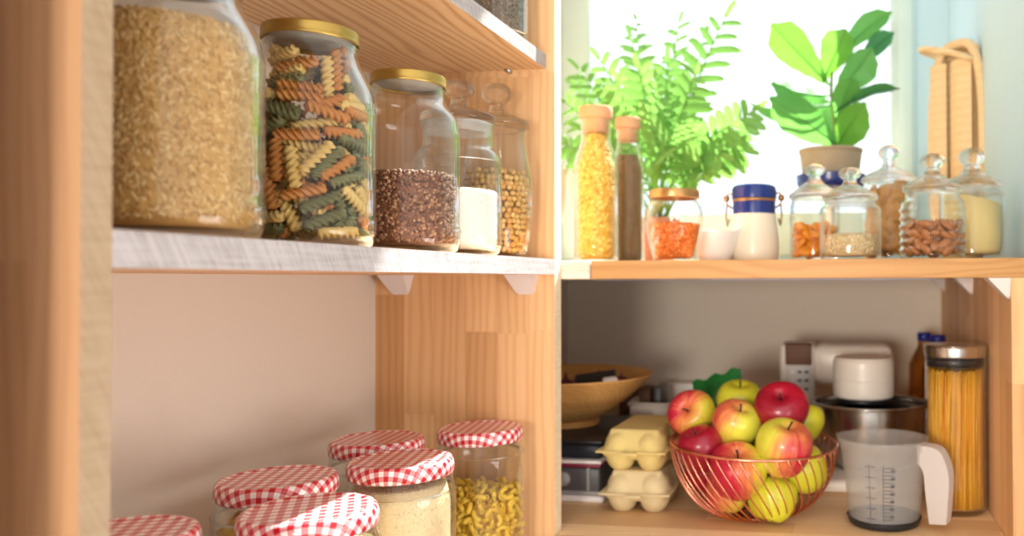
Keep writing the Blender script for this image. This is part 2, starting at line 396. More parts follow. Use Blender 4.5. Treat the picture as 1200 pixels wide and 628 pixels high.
# ------------------------------------------------------------------ helpers for jars
def fill_grains(name,label,cat,c,Rf,z0,z1,count,gr,mat,top=.25,seed=1,dome=0.0,core=.93,nu=6,nv=4,front=None):
    """loose dry goods: a body of grains lying against the glass and over the top"""
    r=random.Random(seed); mb=MB(); R0=Rf
    Rf=lambda z: R0(z)*(1-.07*max(0,1-(z-z0)/.009))-.0018
    P=[]; n=14
    for i in range(n+1):
        z=z0+(z1-z0)*i/n; P.append((max(Rf(z)-gr[2]*1.3,.001),z))
    mb.lathe([(0.0005,z0)]+P+[(P[-1][0]*.6,z1+dome*.7),(0.0005,z1+dome)],40)
    unit=[]; uf=[]
    for i in range(nv+1):
        t=pi*i/nv
        for k in range(nu): unit.append(Vector((sin(t)*cos(2*pi*k/nu)*gr[0],sin(t)*sin(2*pi*k/nu)*gr[1],-cos(t)*gr[2])))
    for i in range(nv):
        for k in range(nu): uf.append((i*nu+k,i*nu+(k+1)%nu,(i+1)*nu+(k+1)%nu,(i+1)*nu+k))
    for q in range(count):
        if q<count*(1-top):
            a=r.uniform(*front) if front else r.uniform(0,2*pi)
            z=r.uniform(z0+gr[0]*.9+.0012,z1); R=Rf(z)-gr[2]*r.uniform(1.0,1.9)
            p=Vector((R*cos(a),R*sin(a),z))
            rot=Matrix.Rotation(a,3,'Z')@Matrix.Rotation(pi/2,3,'Y')@Matrix.Rotation(r.uniform(0,2*pi),3,'Z')@Matrix.Rotation(r.uniform(-.35,.35),3,'X')
        else:
            a=r.uniform(0,2*pi); R=(Rf(z1)-gr[0])*sqrt(r.random())
            p=Vector((R*cos(a),R*sin(a),z1+dome*(1-(R/Rf(z1))**2)+gr[2]*r.uniform(-.3,.9)))
            rot=Euler((r.uniform(-.6,.6),r.uniform(-.6,.6),r.uniform(0,6.28))).to_matrix()
        mb.add([rot@u+p for u in unit],uf)
    o=mb.build(name,mat); o.location=(c[0],c[1],c[2]+EZ)
    return tag(o,label,cat,kind='stuff')
def ring_glass(root,prof,mat='glass',wall=.0022,name='glass_body',n=64):
    """one closed wall of glass: outside up to the mouth, over the rim, down the inside, thick floor"""
    ins=[(max(r-wall,.0004),z) for r,z in prof if z>.0075]
    loop=[(.0004,.0012),(prof[0][0]*.8,.0012)]+list(prof)+ins[::-1]+[(ins[0][0]*.96,.0064),(ins[0][0]*.85,.0058),(.0004,.0056)]
    return MB().lathe(loop,n).build(name,M[mat],root)
CAMXY=lambda x,y: atan2(-y,-x)     # direction from a thing towards the viewer

SH=.0262   # top of the left middle shelf
def preserve_jar(x,y,label,r=.05,lidr=.0365,hs=.117,hn=.152,hl=.158,lid=True,base=SH):
    t=thing('storage_jar',label,'jar',(x,y,base))
    p=smooth_prof([(r*.80,.0006),(r*.93,.003),(r*.992,.012),(r*1.0,.022),(r*.985,.028),(r*.985,.045),(r*.985,hs-.012),(r*.97,hs),(r*.90,hs+.014),(lidr*1.02,hn-.008),(lidr*.955,hn),(lidr*.95,hn+.010),(lidr*.95,hl+.0018)],5)
    ring_glass(t,p)
    mb=MB()
    for z in (hn+.0005,hn+.0045): mb.lathe([(lidr*.95,z-.001),(lidr*.985,z),(lidr*.95,z+.001)],64)
    mb.build('screw_thread',M['glass'],t)
    if lid:
        l=smooth_prof([(lidr*.93,hl+.002),(lidr*.99,hl-.0005),(lidr*1.01,hl+.001),(lidr,hl+.0028),(lidr,hl+.0082),(lidr*.985,hl+.0098),(lidr*.95,hl+.0104)],4)+[(lidr*.90,hl+.0101),(lidr*.86,hl+.0092),(.0005,hl+.0092)]
        ld=MB().lathe(l,72).build('lid',M['gold'],t)
        MB().lathe([(lidr*.94,hl+.0035),(lidr*.94,hl+.0025),(.0005,hl+.0025)],56).build('liner',M['liner'],ld)
    return t
def stopper_lid(root,R,z0,hd,rn,rk,hk,seal=True,mat='sglass',hr=.008):
    zt=z0+hr+hd
    kb=zt+hk*.22; kr=(zt+hk-kb)/2; kc=kb+kr
    p=[(.0004,z0+.001),(R*.9,z0),(R,z0+.002),(R,z0+hr)]+smooth_prof([(R*.97,z0+hr+.002),(R*.72,z0+hr+hd*.42),(rn*1.35,z0+hr+hd*.86),(rn,zt+hk*.10),(rn*1.02,zt+hk*.16)],5)
    p+=[(max(rk*cos(q),.0004),kc+kr*sin(q)) for q in [(-1.02+k*(pi/2+1.02)/22) for k in range(23)]]
    l=MB().lathe(p,56).build('lid',M[mat],root)
    if seal: MB().lathe([(R*.86,z0-.010),(R*.90,z0-.009),(R*.90,z0+.001),(R*.80,z0+.001),(R*.80,z0-.010),(R*.86,z0-.010)],56).build('seal',M['seal'],l)
    return l

# ------------------------------------------------------------------ jars on the left middle shelf
jx,jy=-.425,.463
preserve_jar(jx,jy,'big glass jar full of pale rice next to the near upright',.054,.040,.122,.160,.166)
fill_grains('rice','pale golden rice filling the big jar by the near upright','rice',(jx,jy,SH),lambda z:.0505 if z<.118 else .0505-(z-.118)*.35,.007,.136,7000,(.0030,.0009,.0009),
    grains('rice_grain',[(0,srgb(176,130,72)),(.5,srgb(206,164,100)),(1,srgb(230,198,144))],.5),top=.14,seed=3,nu=5,nv=4)

fx,fy=-.432,.612
preserve_jar(fx,fy,'gold-lidded jar packed with three-coloured fusilli',.0505,.0368,.121,.161,.1686)
bx_,by_=-.421,.745
preserve_jar(bx_,by_,'gold-lidded jar half full of brown buckwheat',.0495,.0350,.120,.155,.1632)
fill_grains('buckwheat','brown buckwheat groats filling the lower half of a gold-lidded jar','grain',(bx_,by_,SH),lambda z:.0468,.007,.0745,4200,(.0021,.0019,.0017),
    grains('buckwheat_grain',[(0,srgb(88,52,38)),(.35,srgb(128,84,62)),(.7,srgb(158,112,86)),(1,srgb(196,156,120))],.45),top=.28,seed=5,nu=5,nv=4)

# fusilli: individual spirals
def fusilli_mesh(name,mat):
    mb=MB(); Lg,ns,nc=.033,44,15; vs=[]
    for i in range(ns+1):
        s=i/ns; tw=2*pi*2.05*s; tap=min(1,.72+s*4,.72+(1-s)*4)
        for k in range(nc):
            a=2*pi*k/nc; rr=(.0021+.0034*((1+cos(3*(a-tw)))/2)**1.1)*tap
            vs.append((Lg*(s-.5),rr*cos(a),rr*sin(a)))
    fs=[(i*nc+k,i*nc+(k+1)%nc,(i+1)*nc+(k+1)%nc,(i+1)*nc+k) for i in range(ns) for k in range(nc)]
    fs+= [tuple(range(nc-1,-1,-1)),tuple(ns*nc+k for k in range(nc))]
    return mb.add(vs,fs).mesh(name,mat)
FU=[('orange',fusilli_mesh('fusilli_orange',pasta('pasta_orange',(222,158,84),(188,114,50)))),
    ('green',fusilli_mesh('fusilli_green',pasta('pasta_green',(142,138,90),(100,98,60)))),
    ('yellow',fusilli_mesh('fusilli_yellow',pasta('pasta_yellow',(240,212,140),(222,182,104))))]
def pack(layers,seglen,seed,mind,zr,Rz):
    r=random.Random(seed); segs=[]
    def pts(p,d): return [p+d*(seglen*.42*k) for k in (-1,-.5,0,.5,1)]
    for Rl,tries,cap,arc in layers:
        got=0
        for _ in range(tries):
            if got>=cap: break
            a=r.uniform(*arc); z=r.uniform(*zr); R=min(Rl,Rz(z))*1.0
            al=r.uniform(-pi,pi); tg=Vector((-sin(a),cos(a),0)); d=tg*cos(al)+Vector((0,0,1))*sin(al)
            h=seglen/2*abs(cos(al)); Rc=sqrt(max(R*R-h*h*.75,1e-6))
            p=Vector((Rc*cos(a),Rc*sin(a),z))
            zz=seglen/2*abs(sin(al))
            if z-zz<zr[0]-.002 or z+zz>zr[1]+.004: continue
            if Rz(z+zz)<R*.97: continue
            q=pts(p,d)
            ok=True
            for (p2,q2) in segs:
                if (p2-p).length<seglen:
                    if min((u-w).length_squared for u in q for w in q2)<mind*mind: ok=False;break
            if ok: segs.append((p,q)); got+=1; yield p,d
def orient(d,r):
    return (d.to_track_quat('X','Z').to_matrix()@Matrix.Rotation(r.uniform(0,6.28),3,'X')).to_euler()
va=CAMXY(fx,fy); r7=random.Random(77)
fz=lambda z: .0415 if z<.108 else max(.0415-(z-.108)*.48,.027)
cnt=0
for p,d in pack([(.0430,14000,190,(0,2*pi)),(.035,8000,90,(0,2*pi)),(.025,3000,20,(0,2*pi))],.033,21,.0062,(.011,.160),fz):
    col,me=r7.choices(FU,(.33,.25,.42))[0]
    o=bpy.data.objects.new('fusilli',me); COL.objects.link(o); o.location=(fx+p.x,fy+p.y,SH+p.z+EZ); o.rotation_euler=orient(d,r7)
    tag(o,f'{col} fusilli spiral packed in the gold-lidded jar','pasta',f'{col} fusilli in the gold-lidded jar'); cnt+=1
print('fusilli',cnt)

# sugar jar, chickpea jar
sx,sy=-.420,.848
t=thing('storage_jar','stoppered glass jar half full of white sugar','jar',(sx,sy,SH))
ring_glass(t,smooth_prof([(.036,.0006),(.043,.003),(.0462,.010),(.0468,.02),(.0468,.095),(.0464,.104),(.043,.113),(.0385,.119),(.0376,.126),(.0376,.136),(.0385,.143),(.0385,.1453)],5))
stopper_lid(t,.0400,.1456,.0130,.0085,.0172,.029)
fill_grains('sugar','white sugar in the lower part of a stoppered jar','sugar',(sx,sy,SH),lambda z:.0440,.007,.0705,900,(.0010,.0008,.0008),grains('sugar_grain',[(0,srgb(246,238,228)),(1,srgb(255,250,244))],.6),top=.8,seed=8,dome=.003)
cx,cy=-.421,.951
t=thing('storage_jar','barrel-shaped stoppered jar of yellow chickpeas by the far upright','jar',(cx,cy,SH))
ring_glass(t,smooth_prof([(.033,.0006),(.037,.004),(.0392,.012),(.0435,.045),(.0445,.075),(.0425,.105),(.0385,.128),(.0366,.142),(.0366,.152),(.0376,.1575)],5))
stopper_lid(t,.0395,.1580,.0150,.009,.0190,.035,seal=False)
def pea_mesh(name,mat,r=.0042):
    mb=MB(); mb.ellipsoid((0,0,0),r,r*.92,r*.9,10,7); mb.ellipsoid((r*.82,0,r*.1),r*.35,r*.3,r*.3,6,4); return mb.mesh(name,mat)
PE=[pea_mesh('chickpea_a',pasta('chickpea_skin',(236,186,104),(206,146,66),200)),pea_mesh('chickpea_b',pasta('chickpea_pale',(244,210,140),(222,172,96),200),.0038)]
r8=random.Random(5); cb=lambda z: .0335+.009*sin(min(z,.12)/.12*pi*.9)-.0045
def peas():
    out=[]; va=CAMXY(cx,cy)
    rows=14
    for i in range(rows):
        z=.011+i*.0066; R=cb(z); n=int(pi*R*1.25/.0068)
        for k in range(n): 
            a=va-pi*.62+pi*1.25*(k+.5*(i%2)+r8.uniform(-.2,.2))/n
            out.append(Vector((R*cos(a),R*sin(a),z+r8.uniform(-.0012,.0012))))
    for k in range(34):
        R=cb(.10)*sqrt((k+.3)/34)*.95; a=k*2.4; out.append(Vector((R*cos(a),R*sin(a),.103+.003*r8.random())))
    return out
for p in peas():
    o=bpy.data.objects.new('chickpea',r8.choice(PE)); COL.objects.link(o); o.location=(cx+p.x,cy+p.y,SH+p.z+EZ); o.rotation_euler=(r8.uniform(0,6),r8.uniform(0,6),r8.uniform(0,6))
    tag(o,'yellow chickpea in the barrel-shaped stoppered jar','chickpea','chickpeas in the barrel-shaped jar')
fill_grains('chickpea_heap','yellow chickpeas deep in the barrel-shaped jar behind the outer layer','chickpea',(cx,cy,SH),lambda z:cb(z)-.0035,.007,.099,260,(.0040,.0038,.0036),grains('chickpea_deep',[(0,srgb(206,146,66)),(1,srgb(240,196,120))]),top=.1,seed=9)

# jar on the upper shelf
ux,uy=-.4165,.945
t=thing('storage_jar','clear jar of grey-brown seeds on the upper shelf','jar',(ux,uy,.288))
ring_glass(t,smooth_prof([(.030,.0006),(.034,.003),(.0362,.010),(.0365,.02),(.0365,.12),(.033,.135),(.028,.145),(.028,.155)],5))
MB().lathe(smooth_prof([(.0285,.146),(.0300,.147),(.0300,.160),(.027,.162),(.0005,.162)],3),48).build('lid',M['gold'],t)
fill_grains('seeds','grey-brown seeds in the jar on the upper shelf','seed',(ux,uy,.288),lambda z:.0335,.007,.11,2600,(.0015,.0012,.0010),grains('poppy_mix',[(0,srgb(70,60,56)),(.5,srgb(128,116,102)),(1,srgb(176,164,142))]),top=.1,seed=12,nu=5,nv=3)

# ------------------------------------------------------------------ gingham jars below
LB=-.372
def gingham_jar(x,y,label,rot,r=.053):
    t=thing('preserving_jar',label,'jar',(x,y,LB),rot)
    H=-.178-LB; lr=.0503
    hl=H-.0155
    ring_glass(t,smooth_prof([(r*.82,.0006),(r*.95,.003),(r,.012),(r,.03),(r,hl-.026),(r*.99,hl-.017),(r*.95,hl-.008),(r*.905,hl-.0015),(r*.90,hl+.004),(r*.90,hl+.012)],5))
    MB().lathe([(r*.90,hl-.004),(r*.945,hl-.003),(r*.945,hl-.0012),(r*.90,hl)],64).build('collar',M['glass'],t)
    prof=[(.0004,H-.0008),(lr*.30,H-.0008),(lr*.62,H-.0008),(lr*.84,H-.0008),(lr*.875,H+.0002),(lr*.93,H+.0002),(lr*.965,H-.0006),(lr*.99,H-.0025),(lr*1.005,H-.0055),(lr*1.01,H-.010),(lr*1.005,H-.0135),(lr*.985,H-.0155),(lr*.95,H-.0150)]
    n=96; mb=MB(); mb.lathe(prof,n); uv=[]; s=0; pr=None
    for (rr,z) in prof:
        if pr: s+=hypot(rr-pr[0],z-pr[1])
        pr=(rr,z)
        for k in range(n): uv.append((s*cos(2*pi*k/n),s*sin(2*pi*k/n)))
    mb.uv=uv; mb.build('lid',M['ging'],t)['label']='red and white gingham screw lid'
    return t
GJ=dict(a=(-.507,.508),b=(-.5095,.677),c=(-.4145,.587),d=(-.522,.858),e=(-.4385,.763),f=(-.4366,.940))
gingham_jar(*GJ['a'],'gingham-lidded jar cut by the frame, nearest the near upright',.5)
gingham_jar(*GJ['b'],'gingham-lidded jar of thick yellow pasta against the left wall',.35)
gingham_jar(*GJ['c'],'front gingham-lidded jar with a strip of sun across its lid',.55)
gingham_jar(*GJ['d'],'gingham-lidded jar in the far corner by the wall and upright',.15)
gingham_jar(*GJ['e'],'gingham-lidded jar full of beige breadcrumbs',.25)
gingham_jar(*GJ['f'],'gingham-lidded jar of yellow macaroni in front of the far upright',.2,.052)
crumb=grains('crumb_grain',[(0,srgb(222,190,142)),(.5,srgb(240,214,170)),(1,srgb(250,234,204))])
def fg(k,name,label,cat,h,m,seed,cnt=1400,gr=(.0010,.0009,.0009)):
    x,y=GJ[k]; fill_grains(name,label,cat,(x,y,LB),lambda z:.0495 if z<.152 else .0495-(z-.152)*.22,.007,h,cnt,gr,m,top=.15,seed=seed,nu=5,nv=3)
fg('e','breadcrumbs','fine beige breadcrumbs filling a gingham-lidded jar','breadcrumbs',.169,crumb,31,3000,(.0007,.0006,.0006))
fg('c','semolina','pale semolina in the sunlit front gingham jar','semolina',.160,grains('semolina_grain',[(0,srgb(232,214,170)),(1,srgb(246,232,200))]),32)
fg('d','oat_bran','dull beige bran low in the far-corner gingham jar','bran',.11,grains('bran_grain',[(0,srgb(176,140,96)),(1,srgb(214,180,130))]),33)
fg('a','millet','yellow millet in the gingham jar nearest the near upright','millet',.13,grains('millet_grain',[(0,srgb(222,182,92)),(1,srgb(240,206,120))]),34)
def elbow_mesh(name,mat,R=.0068,r=.0029,ang=2.3,n=12,nc=10,ri=.0016):
    mb=MB(); vs=[]
    for rad in (r,ri):
        for i in range(n+1):
            a=ang*(i/n-.5)
            for k in range(nc):
                w=2*pi*k/nc; q=R+rad*cos(w)
                vs.append((q*cos(a)-R*.8,q*sin(a),rad*sin(w)))
    o2=(n+1)*nc; fs=[]
    for i in range(n):
        for k in range(nc):
            k2=(k+1)%nc; fs.append((i*nc+k,(i+1)*nc+k,(i+1)*nc+k2,i*nc+k2)); fs.append((o2+i*nc+k,o2+i*nc+k2,o2+(i+1)*nc+k2,o2+(i+1)*nc+k))
    for k in range(nc):
        k2=(k+1)%nc; fs.append((k,k2,o2+k2,o2+k)); fs.append((n*nc+k,o2+n*nc+k,o2+n*nc+k2,n*nc+k2))
    return mb.add(vs,fs).mesh(name,mat)
EL=elbow_mesh('macaroni',pasta('macaroni_yellow',(255,226,96),(240,192,60),150))
EB=elbow_mesh('elbow_pasta',pasta('elbow_yellow',(240,204,84),(220,168,52),120),.012,.0062,2.2,12,12,.0046)
r9=random.Random(13)
def heap(mesh,name,label,cat,group,k,zr,Rl,step,N,seed,topn):
    x,y=GJ[k]; va=CAMXY(x,y); r=random.Random(seed); pts=[]
    tries=0
    while len(pts)<N and tries<20000:
        tries+=1
        if len(pts)<N-topn or r.random()<.4:
            a=va+r.uniform(-2.0,2.0); R=Rl*r.choice((1,1,1,.8)); z=r.uniform(*zr); p=Vector((R*cos(a),R*sin(a),z))
        else:
            a=r.uniform(0,6.28); R=Rl*sqrt(r.random()); p=Vector((R*cos(a),R*sin(a),zr[1]+r.uniform(-.003,.005)))
        if all((p-q).length>step for q in pts): pts.append(p)
    for p in pts:
        o=bpy.data.objects.new(name,mesh); COL.objects.link(o); o.location=(x+p.x,y+p.y,LB+p.z+EZ); o.rotation_euler=(r.uniform(0,6.28),r.uniform(0,6.28),r.uniform(0,6.28))
        tag(o,label,cat,group)
    print(name,len(pts))
heap(EL,'macaroni','short yellow macaroni elbow in the jar by the far upright','pasta','macaroni in the gingham-lidded jar','f',(.045,.117),.0445,.0072,190,41,60)
fg('f','macaroni_heap','yellow macaroni deep in the jar by the far upright','pasta',.108,grains('mac_deep',[(0,srgb(230,176,50)),(1,srgb(250,212,84))]),36,300,(.004,.003,.003))
for o in [q for q in COL.objects if q.name.startswith('macaroni_heap')]: o.scale=(.86,.86,1)
heap(EB,'elbow_pasta','thick yellow elbow pasta in the gingham jar against the wall','pasta','thick elbow pasta in the wall-side jar','b',(.06,.150),.037,.0125,70,42,20)
# ------------------------------------------------------------------ counter under the window
SR=.0245
def corked(x,y,r,H,neckr,hn,corkh,label,glass='glass2'):
    t=thing('cork_bottle',label,'bottle',(x,y,SR))
    ring_glass(t,smooth_prof([(r*.86,.0006),(r*.96,.003),(r,.010),(r,.03),(r*.99,hn-.045),(r*.95,hn-.028),(neckr*1.1,hn-.006),(neckr,hn+.002),(neckr,H-.030),(neckr*1.03,H-.022),(neckr*1.03,H-.019)],5),glass,.0016)
    MB().lathe([(neckr*.9,H-corkh),(neckr*.93,H-.020),(neckr*.93,H-.018),(neckr*1.08,H-.018),(neckr*1.1,H-.016),(neckr*1.1,H-.002),(neckr*1.06,H),(.0005,H)],40,cap0=True).build('cork_stopper',M['cork'],t)
    return t
c1=at(698.5,300,1.215); c2=at(736,300,1.305)
corked(c1.x,c1.y,.0340,.2400,.0232,.186,.039,'tall corked bottle filled with small yellow pasta')
corked(c2.x,c2.y,.0276,.2400,.0188,.193,.038,'slimmer corked bottle of brown seeds behind the yellow pasta bottle')
def bot(r,nr,hn): return lambda z: (r if z<hn-.04 else max(r-(z-hn+.04)/.042*(r-nr),nr))
fill_grains('small_pasta','small yellow soup pasta filling the tall corked bottle','pasta',(c1.x,c1.y,SR),bot(.0308,.0195,.186),.006,.195,1600,(.0042,.0026,.0026),grains('soup_pasta',[(0,srgb(214,152,50)),(.4,srgb(240,192,84)),(1,srgb(250,220,130))]),top=.05,seed=51,nu=7,nv=4)
fill_grains('brown_seeds','fine brown seeds filling the slimmer corked bottle','seed',(c2.x,c2.y,SR),bot(.0248,.0158,.193),.006,.178,2300,(.0012,.0010,.0009),grains('flax_brown',[(0,srgb(112,84,52)),(1,srgb(166,132,90))]),top=.05,seed=52,nu=5,nv=3)
# red lentil jar
p=at(790.5,300,1.13); lx,ly=p.x,p.y
t=thing('storage_jar','squat copper-lidded jar of orange lentils on the counter','jar',(lx,ly,SR))
ring_glass(t,smooth_prof([(.027,.0006),(.0305,.003),(.032,.010),(.0375,.030),(.0415,.052),(.0418,.066),(.0385,.079),(.0335,.0855),(.0325,.089),(.0325,.094)],5))
MB().lathe(smooth_prof([(.0325,.0885),(.0350,.0890),(.0355,.0905),(.0355,.0985),(.0345,.1000),(.032,.1005),(.0005,.1005)],3),56).build('lid',M['copper_lid'],t)
lr_=lambda z: (.0295 if z<.01 else .0295+(z-.01)/.042*.0092)
fill_grains('red_lentils','orange lentils in the squat copper-lidded jar','lentils',(lx,ly,SR),lr_,.005,.052,1500,(.0026,.0024,.0013),grains('lentil',[(0,srgb(204,92,30)),(.5,srgb(228,124,48)),(1,srgb(240,158,84))]),top=.2,seed=53,nu=7,nv=4)
# fern pot behind
p=at(772,300,1.50); px_,py_=p.x,p.y
# creamer
p=at(838,300,1.20)
t=thing('creamer','small white spouted bowl between the lentil jar and the blue-banded canister','bowl',(p.x,p.y,SR))
mb=MB(); n=56; vs=[]; prof=[(.020,.0005),(.023,.002),(.026,.012),(.031,.030),(.0345,.045),(.0345,.0455),(.033,.046),(.0322,.0445),(.028,.030),(.023,.012),(.018,.006),(.0005,.005)]
for r_,z in prof:
    for k in range(n):
        a=2*pi*k/n; d=max(0,cos(a-.25))**14*(z/.046)**2
        vs.append(((r_+d*.012)*cos(a),(r_+d*.012)*sin(a),z+d*.012*(z/.046)))
mb.add(vs,[(i*n+k,i*n+(k+1)%n,(i+1)*n+(k+1)%n,(i+1)*n+k) for i in range(len(prof)-1) for k in range(n)]); mb.add(vs[:n],[tuple(range(n-1,-1,-1))])
mb.build('bowl',M['white_cer'],t)
# canister
p=at(884,300,1.23)
t=thing('canister','cream ceramic canister with navy blue band, lid and wire clasp','canister',(p.x,p.y,SR))
MB().lathe(smooth_prof([(.030,.0004),(.0345,.002),(.0370,.010),(.0374,.024),(.0360,.045),(.0335,.064),(.0322,.073)],5),56,cap0=True).build('body',M['cream_cer'],t)
bd=MB().lathe(smooth_prof([(.0322,.073),(.0324,.0745),(.0324,.0905),(.0318,.0915)],4),56).build('neck_band',M['navy'],t); bd['label']='navy blue glazed neck band'
MB().lathe([(.0312,.0915),(.0330,.0918),(.0330,.0955),(.0312,.0958)],56).build('gasket',M['copper_lid'],t)
MB().lathe(smooth_prof([(.0312,.0958),(.0335,.0962),(.0340,.099),(.0338,.108),(.0320,.114),(.026,.117),(.012,.1185),(.0005,.1187)],4),56).build('lid',M['navy'],t)['label']='navy blue glazed lid'
for s in (-1,1):
    mb=MB(); pts=[(s*.0330,-.004,.082),(s*.0405,-.004,.088),(s*.0425,-.004,.098),(s*.038,-.004,.106),(s*.034,-.004,.103)]
    mb.tube(pts,.0016,8); mb.tube([(s*.0405,-.004,.090),(s*.0420,-.006,.070),(s*.0400,-.006,.055),(s*.0370,-.004,.066)],.0014,8)
    mb.lathe([(.0005,-.005),(.004,-.004),(.005,0),(.004,.004),(.0005,.005)],14,c=(s*.0415,-.005,.097)); mb.build('wire_clasp',M['brass'],t)

# apothecary jars
def apoth(px_,Y,r,hb,lidR,hd,rn,rk,hk,label,rib=False,seal=True,neck=None,foot=False):
    p=at(px_,300,Y); x,y=p.x,p.y
    t=thing('storage_jar',label,'jar',(x,y,SR))
    nk=neck or lidR*.92
    if rib:
        pr=[(r*.9,.0006),(r*.97,.003)]
        nr=6; z0=.006; z1=hb*.80
        for i in range(nr*6+1):
            q=i/(nr*6); pr.append((r*(.972+.028*cos(q*nr*2*pi+pi)),z0+(z1-z0)*q))
        pr+=smooth_prof([(r*.95,z1+.004),(nk*.98,hb-.006),(nk,hb)],4); ring_glass(t,pr)
    elif foot:
        ring_glass(t,smooth_prof([(r*.80,.0006),(r*.95,.002),(r*.97,.006),(r*.80,.012),(r*.97,.022),(r,.035),(r,hb-.02),(r*.97,hb-.010),(nk,hb-.003),(nk,hb)],5))
    else:
        ring_glass(t,smooth_prof([(r*.88,.0006),(r*.97,.003),(r,.010),(r,.03),(r,hb-.018),(r*.985,hb-.010),(nk,hb-.003),(nk,hb)],5))
    stopper_lid(t,lidR,hb+.0004,hd,rn,rk,hk,seal,hr=.006)
    return x,y
ax,ay=apoth(955,1.20,.0365,.0905,.0375,.022,.009,.0155,.024,'stoppered glass jar with dried apricots beside the canister',seal=False)
b2x,b2y=apoth(996.5,1.095,.0405,.0775,.037,.017,.009,.0155,.022,'short stoppered jar with a layer of pale oats',seal=True)
c3x,c3y=apoth(1042,1.36,.0440,.131,.0450,.022,.010,.0175,.034,'tall stoppered jar of round brown biscuits behind the others',seal=False)
d4x,d4y=apoth(1093,1.085,.0425,.0855,.038,.019,.010,.0165,.026,'ribbed stoppered jar of brown almonds',rib=True,seal=False)
e5x,e5y=apoth(1139.5,1.19,.0445,.102,.0405,.016,.012,.0185,.034,'stoppered jar of cream-coloured flour beside the right wall')
fill_grains('oats','pale oat flakes in the bottom of the short stoppered jar','oats',(b2x,b2y,SR),lambda z:.0375,.005,.030,1300,(.0030,.0022,.0009),grains('oat',[(0,srgb(206,172,120)),(1,srgb(240,216,172))]),top=.45,seed=61,dome=.004,nu=6,nv=3)
mb=MB(); n=48; vs=[];pr=[(.0003,.0090),(.035,.0090),(.0390,.015),(.0408,.03)]
for r_,z in pr+[(.0408,.084),(.030,.086),(.0003,.085)]:
    for k in range(n):
        a=2*pi*k/n; zz=z+(-.009*cos(a-.2) if z>.05 else 0)*min(r_/.04,1)
        vs.append((r_*cos(a),r_*sin(a),zz))
mb.add(vs,[(i*n+k,i*n+(k+1)%n,(i+1)*n+(k+1)%n,(i+1)*n+k) for i in range(6) for k in range(n)])
o=mb.build('flour',plain('flour_cream',srgb(228,202,140),.9,bscale=300,bstr=.15,vary=.1)); o.location=(e5x,e5y,SR+EZ); tag(o,'cream-coloured flour settled at a slant in the jar by the right wall','flour',kind='stuff')
# almonds
mb=MB(); vs=[]; fs=[]
nu,nv=12,10
for i in range(nv+1):
    t_=pi*i/nv
    for k in range(nu):
        a=2*pi*k/nu; w=sin(t_)*(1-.25*cos(t_))
        vs.append((-.0105*cos(t_),.0062*w*cos(a),.0042*w*sin(a)))
AL=mb.add(vs,[(i*nu+k,i*nu+(k+1)%nu,(i+1)*nu+(k+1)%nu,(i+1)*nu+k) for i in range(nv) for k in range(nu)]).mesh('almond',pasta('almond_skin',(212,146,94),(160,98,58),200))
def drop(mesh,name,label,cat,group,c,r,z0,z1,N,step,seed,flat=.5,front=True,rotx=6.28):
    rr=random.Random(seed); va=CAMXY(c[0],c[1]); pts=[]; k=0
    while len(pts)<N and k<15000:
        k+=1
        if rr.random()<.7:
            a=va+rr.uniform(-1.9,1.9); R=r*rr.choice((1,1,.75))
        else: a=rr.uniform(0,6.28); R=r*sqrt(rr.random())
        p=Vector((R*cos(a),R*sin(a),rr.uniform(z0,z1)))
        if all((p-q).length>step for q in pts): pts.append(p)
    for p in pts:
        o=bpy.data.objects.new(name,mesh if not isinstance(mesh,list) else rr.choice(mesh)); COL.objects.link(o); o.location=(c[0]+p.x,c[1]+p.y,SR+p.z+EZ)
        o.rotation_euler=(rr.uniform(-flat,flat),rr.uniform(-flat,flat),rr.uniform(0,6.28))
        if flat>1.5: o.rotation_euler=(Matrix.Rotation(atan2(p.y,p.x)+rr.gauss(0,.35),3,'Z')@Matrix.Rotation(pi/2+rr.gauss(0,.35),3,'Y')).to_euler()
        tag(o,label,cat,group)
    print(name,len(pts))
drop(AL,'almond','brown almond in the ribbed stoppered jar','almond','almonds in the ribbed jar',(d4x,d4y),.032,.010,.044,95,.0100,71,1.1)
# apricots
mb=MB(); mb.ellipsoid((0,0,0),.012,.0105,.0062,14,9); 
for i,v in enumerate(mb.v):
    x,y,z=v; mb.v[i]=(x,y,z*(1-.55*math.exp(-(x*x+y*y)/.00004)))
AP=mb.mesh('dried_apricot',pasta('apricot_skin',(252,180,50),(236,134,26),90))
drop(AP,'dried_apricot','orange dried apricot in the stoppered jar by the canister','dried apricot','dried apricots in the jar by the canister',(ax,ay),  .0235,.013,.050,30,.0125,72,.9)
# biscuits
BI=[]
for q in range(2):
    mb=MB(); vs=[]; n=28; prof=[(.0004,-.0045),(.014,-.0045),(.0175,-.003),(.0185,0),(.0170,.003),(.012,.0052),(.0004,.0058)]
    mb.lathe(prof,n); BI.append(mb.mesh('biscuit',pasta('biscuit_crust',(230,182,116),(186,128,70),120)))
drop(BI[0],'biscuit','round brown biscuit in the tall stoppered jar','biscuit','biscuits in the tall jar',(c3x,c3y),.0300,.020,.116,34,.0160,73,1.6)

# goblet planter seen behind the upright, fern and its pot
p=at(622,300,1.36)
t=thing('goblet_vase','cream ceramic footed vase half hidden behind the wooden upright','vase',(p.x,p.y,SR))
MB().lathe(smooth_prof([(.050,.0004),(.052,.004),(.044,.012),(.020,.022),(.016,.030),(.030,.046),(.050,.070),(.060,.100),(.063,.140),(.0635,.170),(.0605,.170),(.059,.140),(.055,.10),(.03,.06),(.0005,.052)],5),56,cap0=True).build('bowl',M['cream_cer'],t)

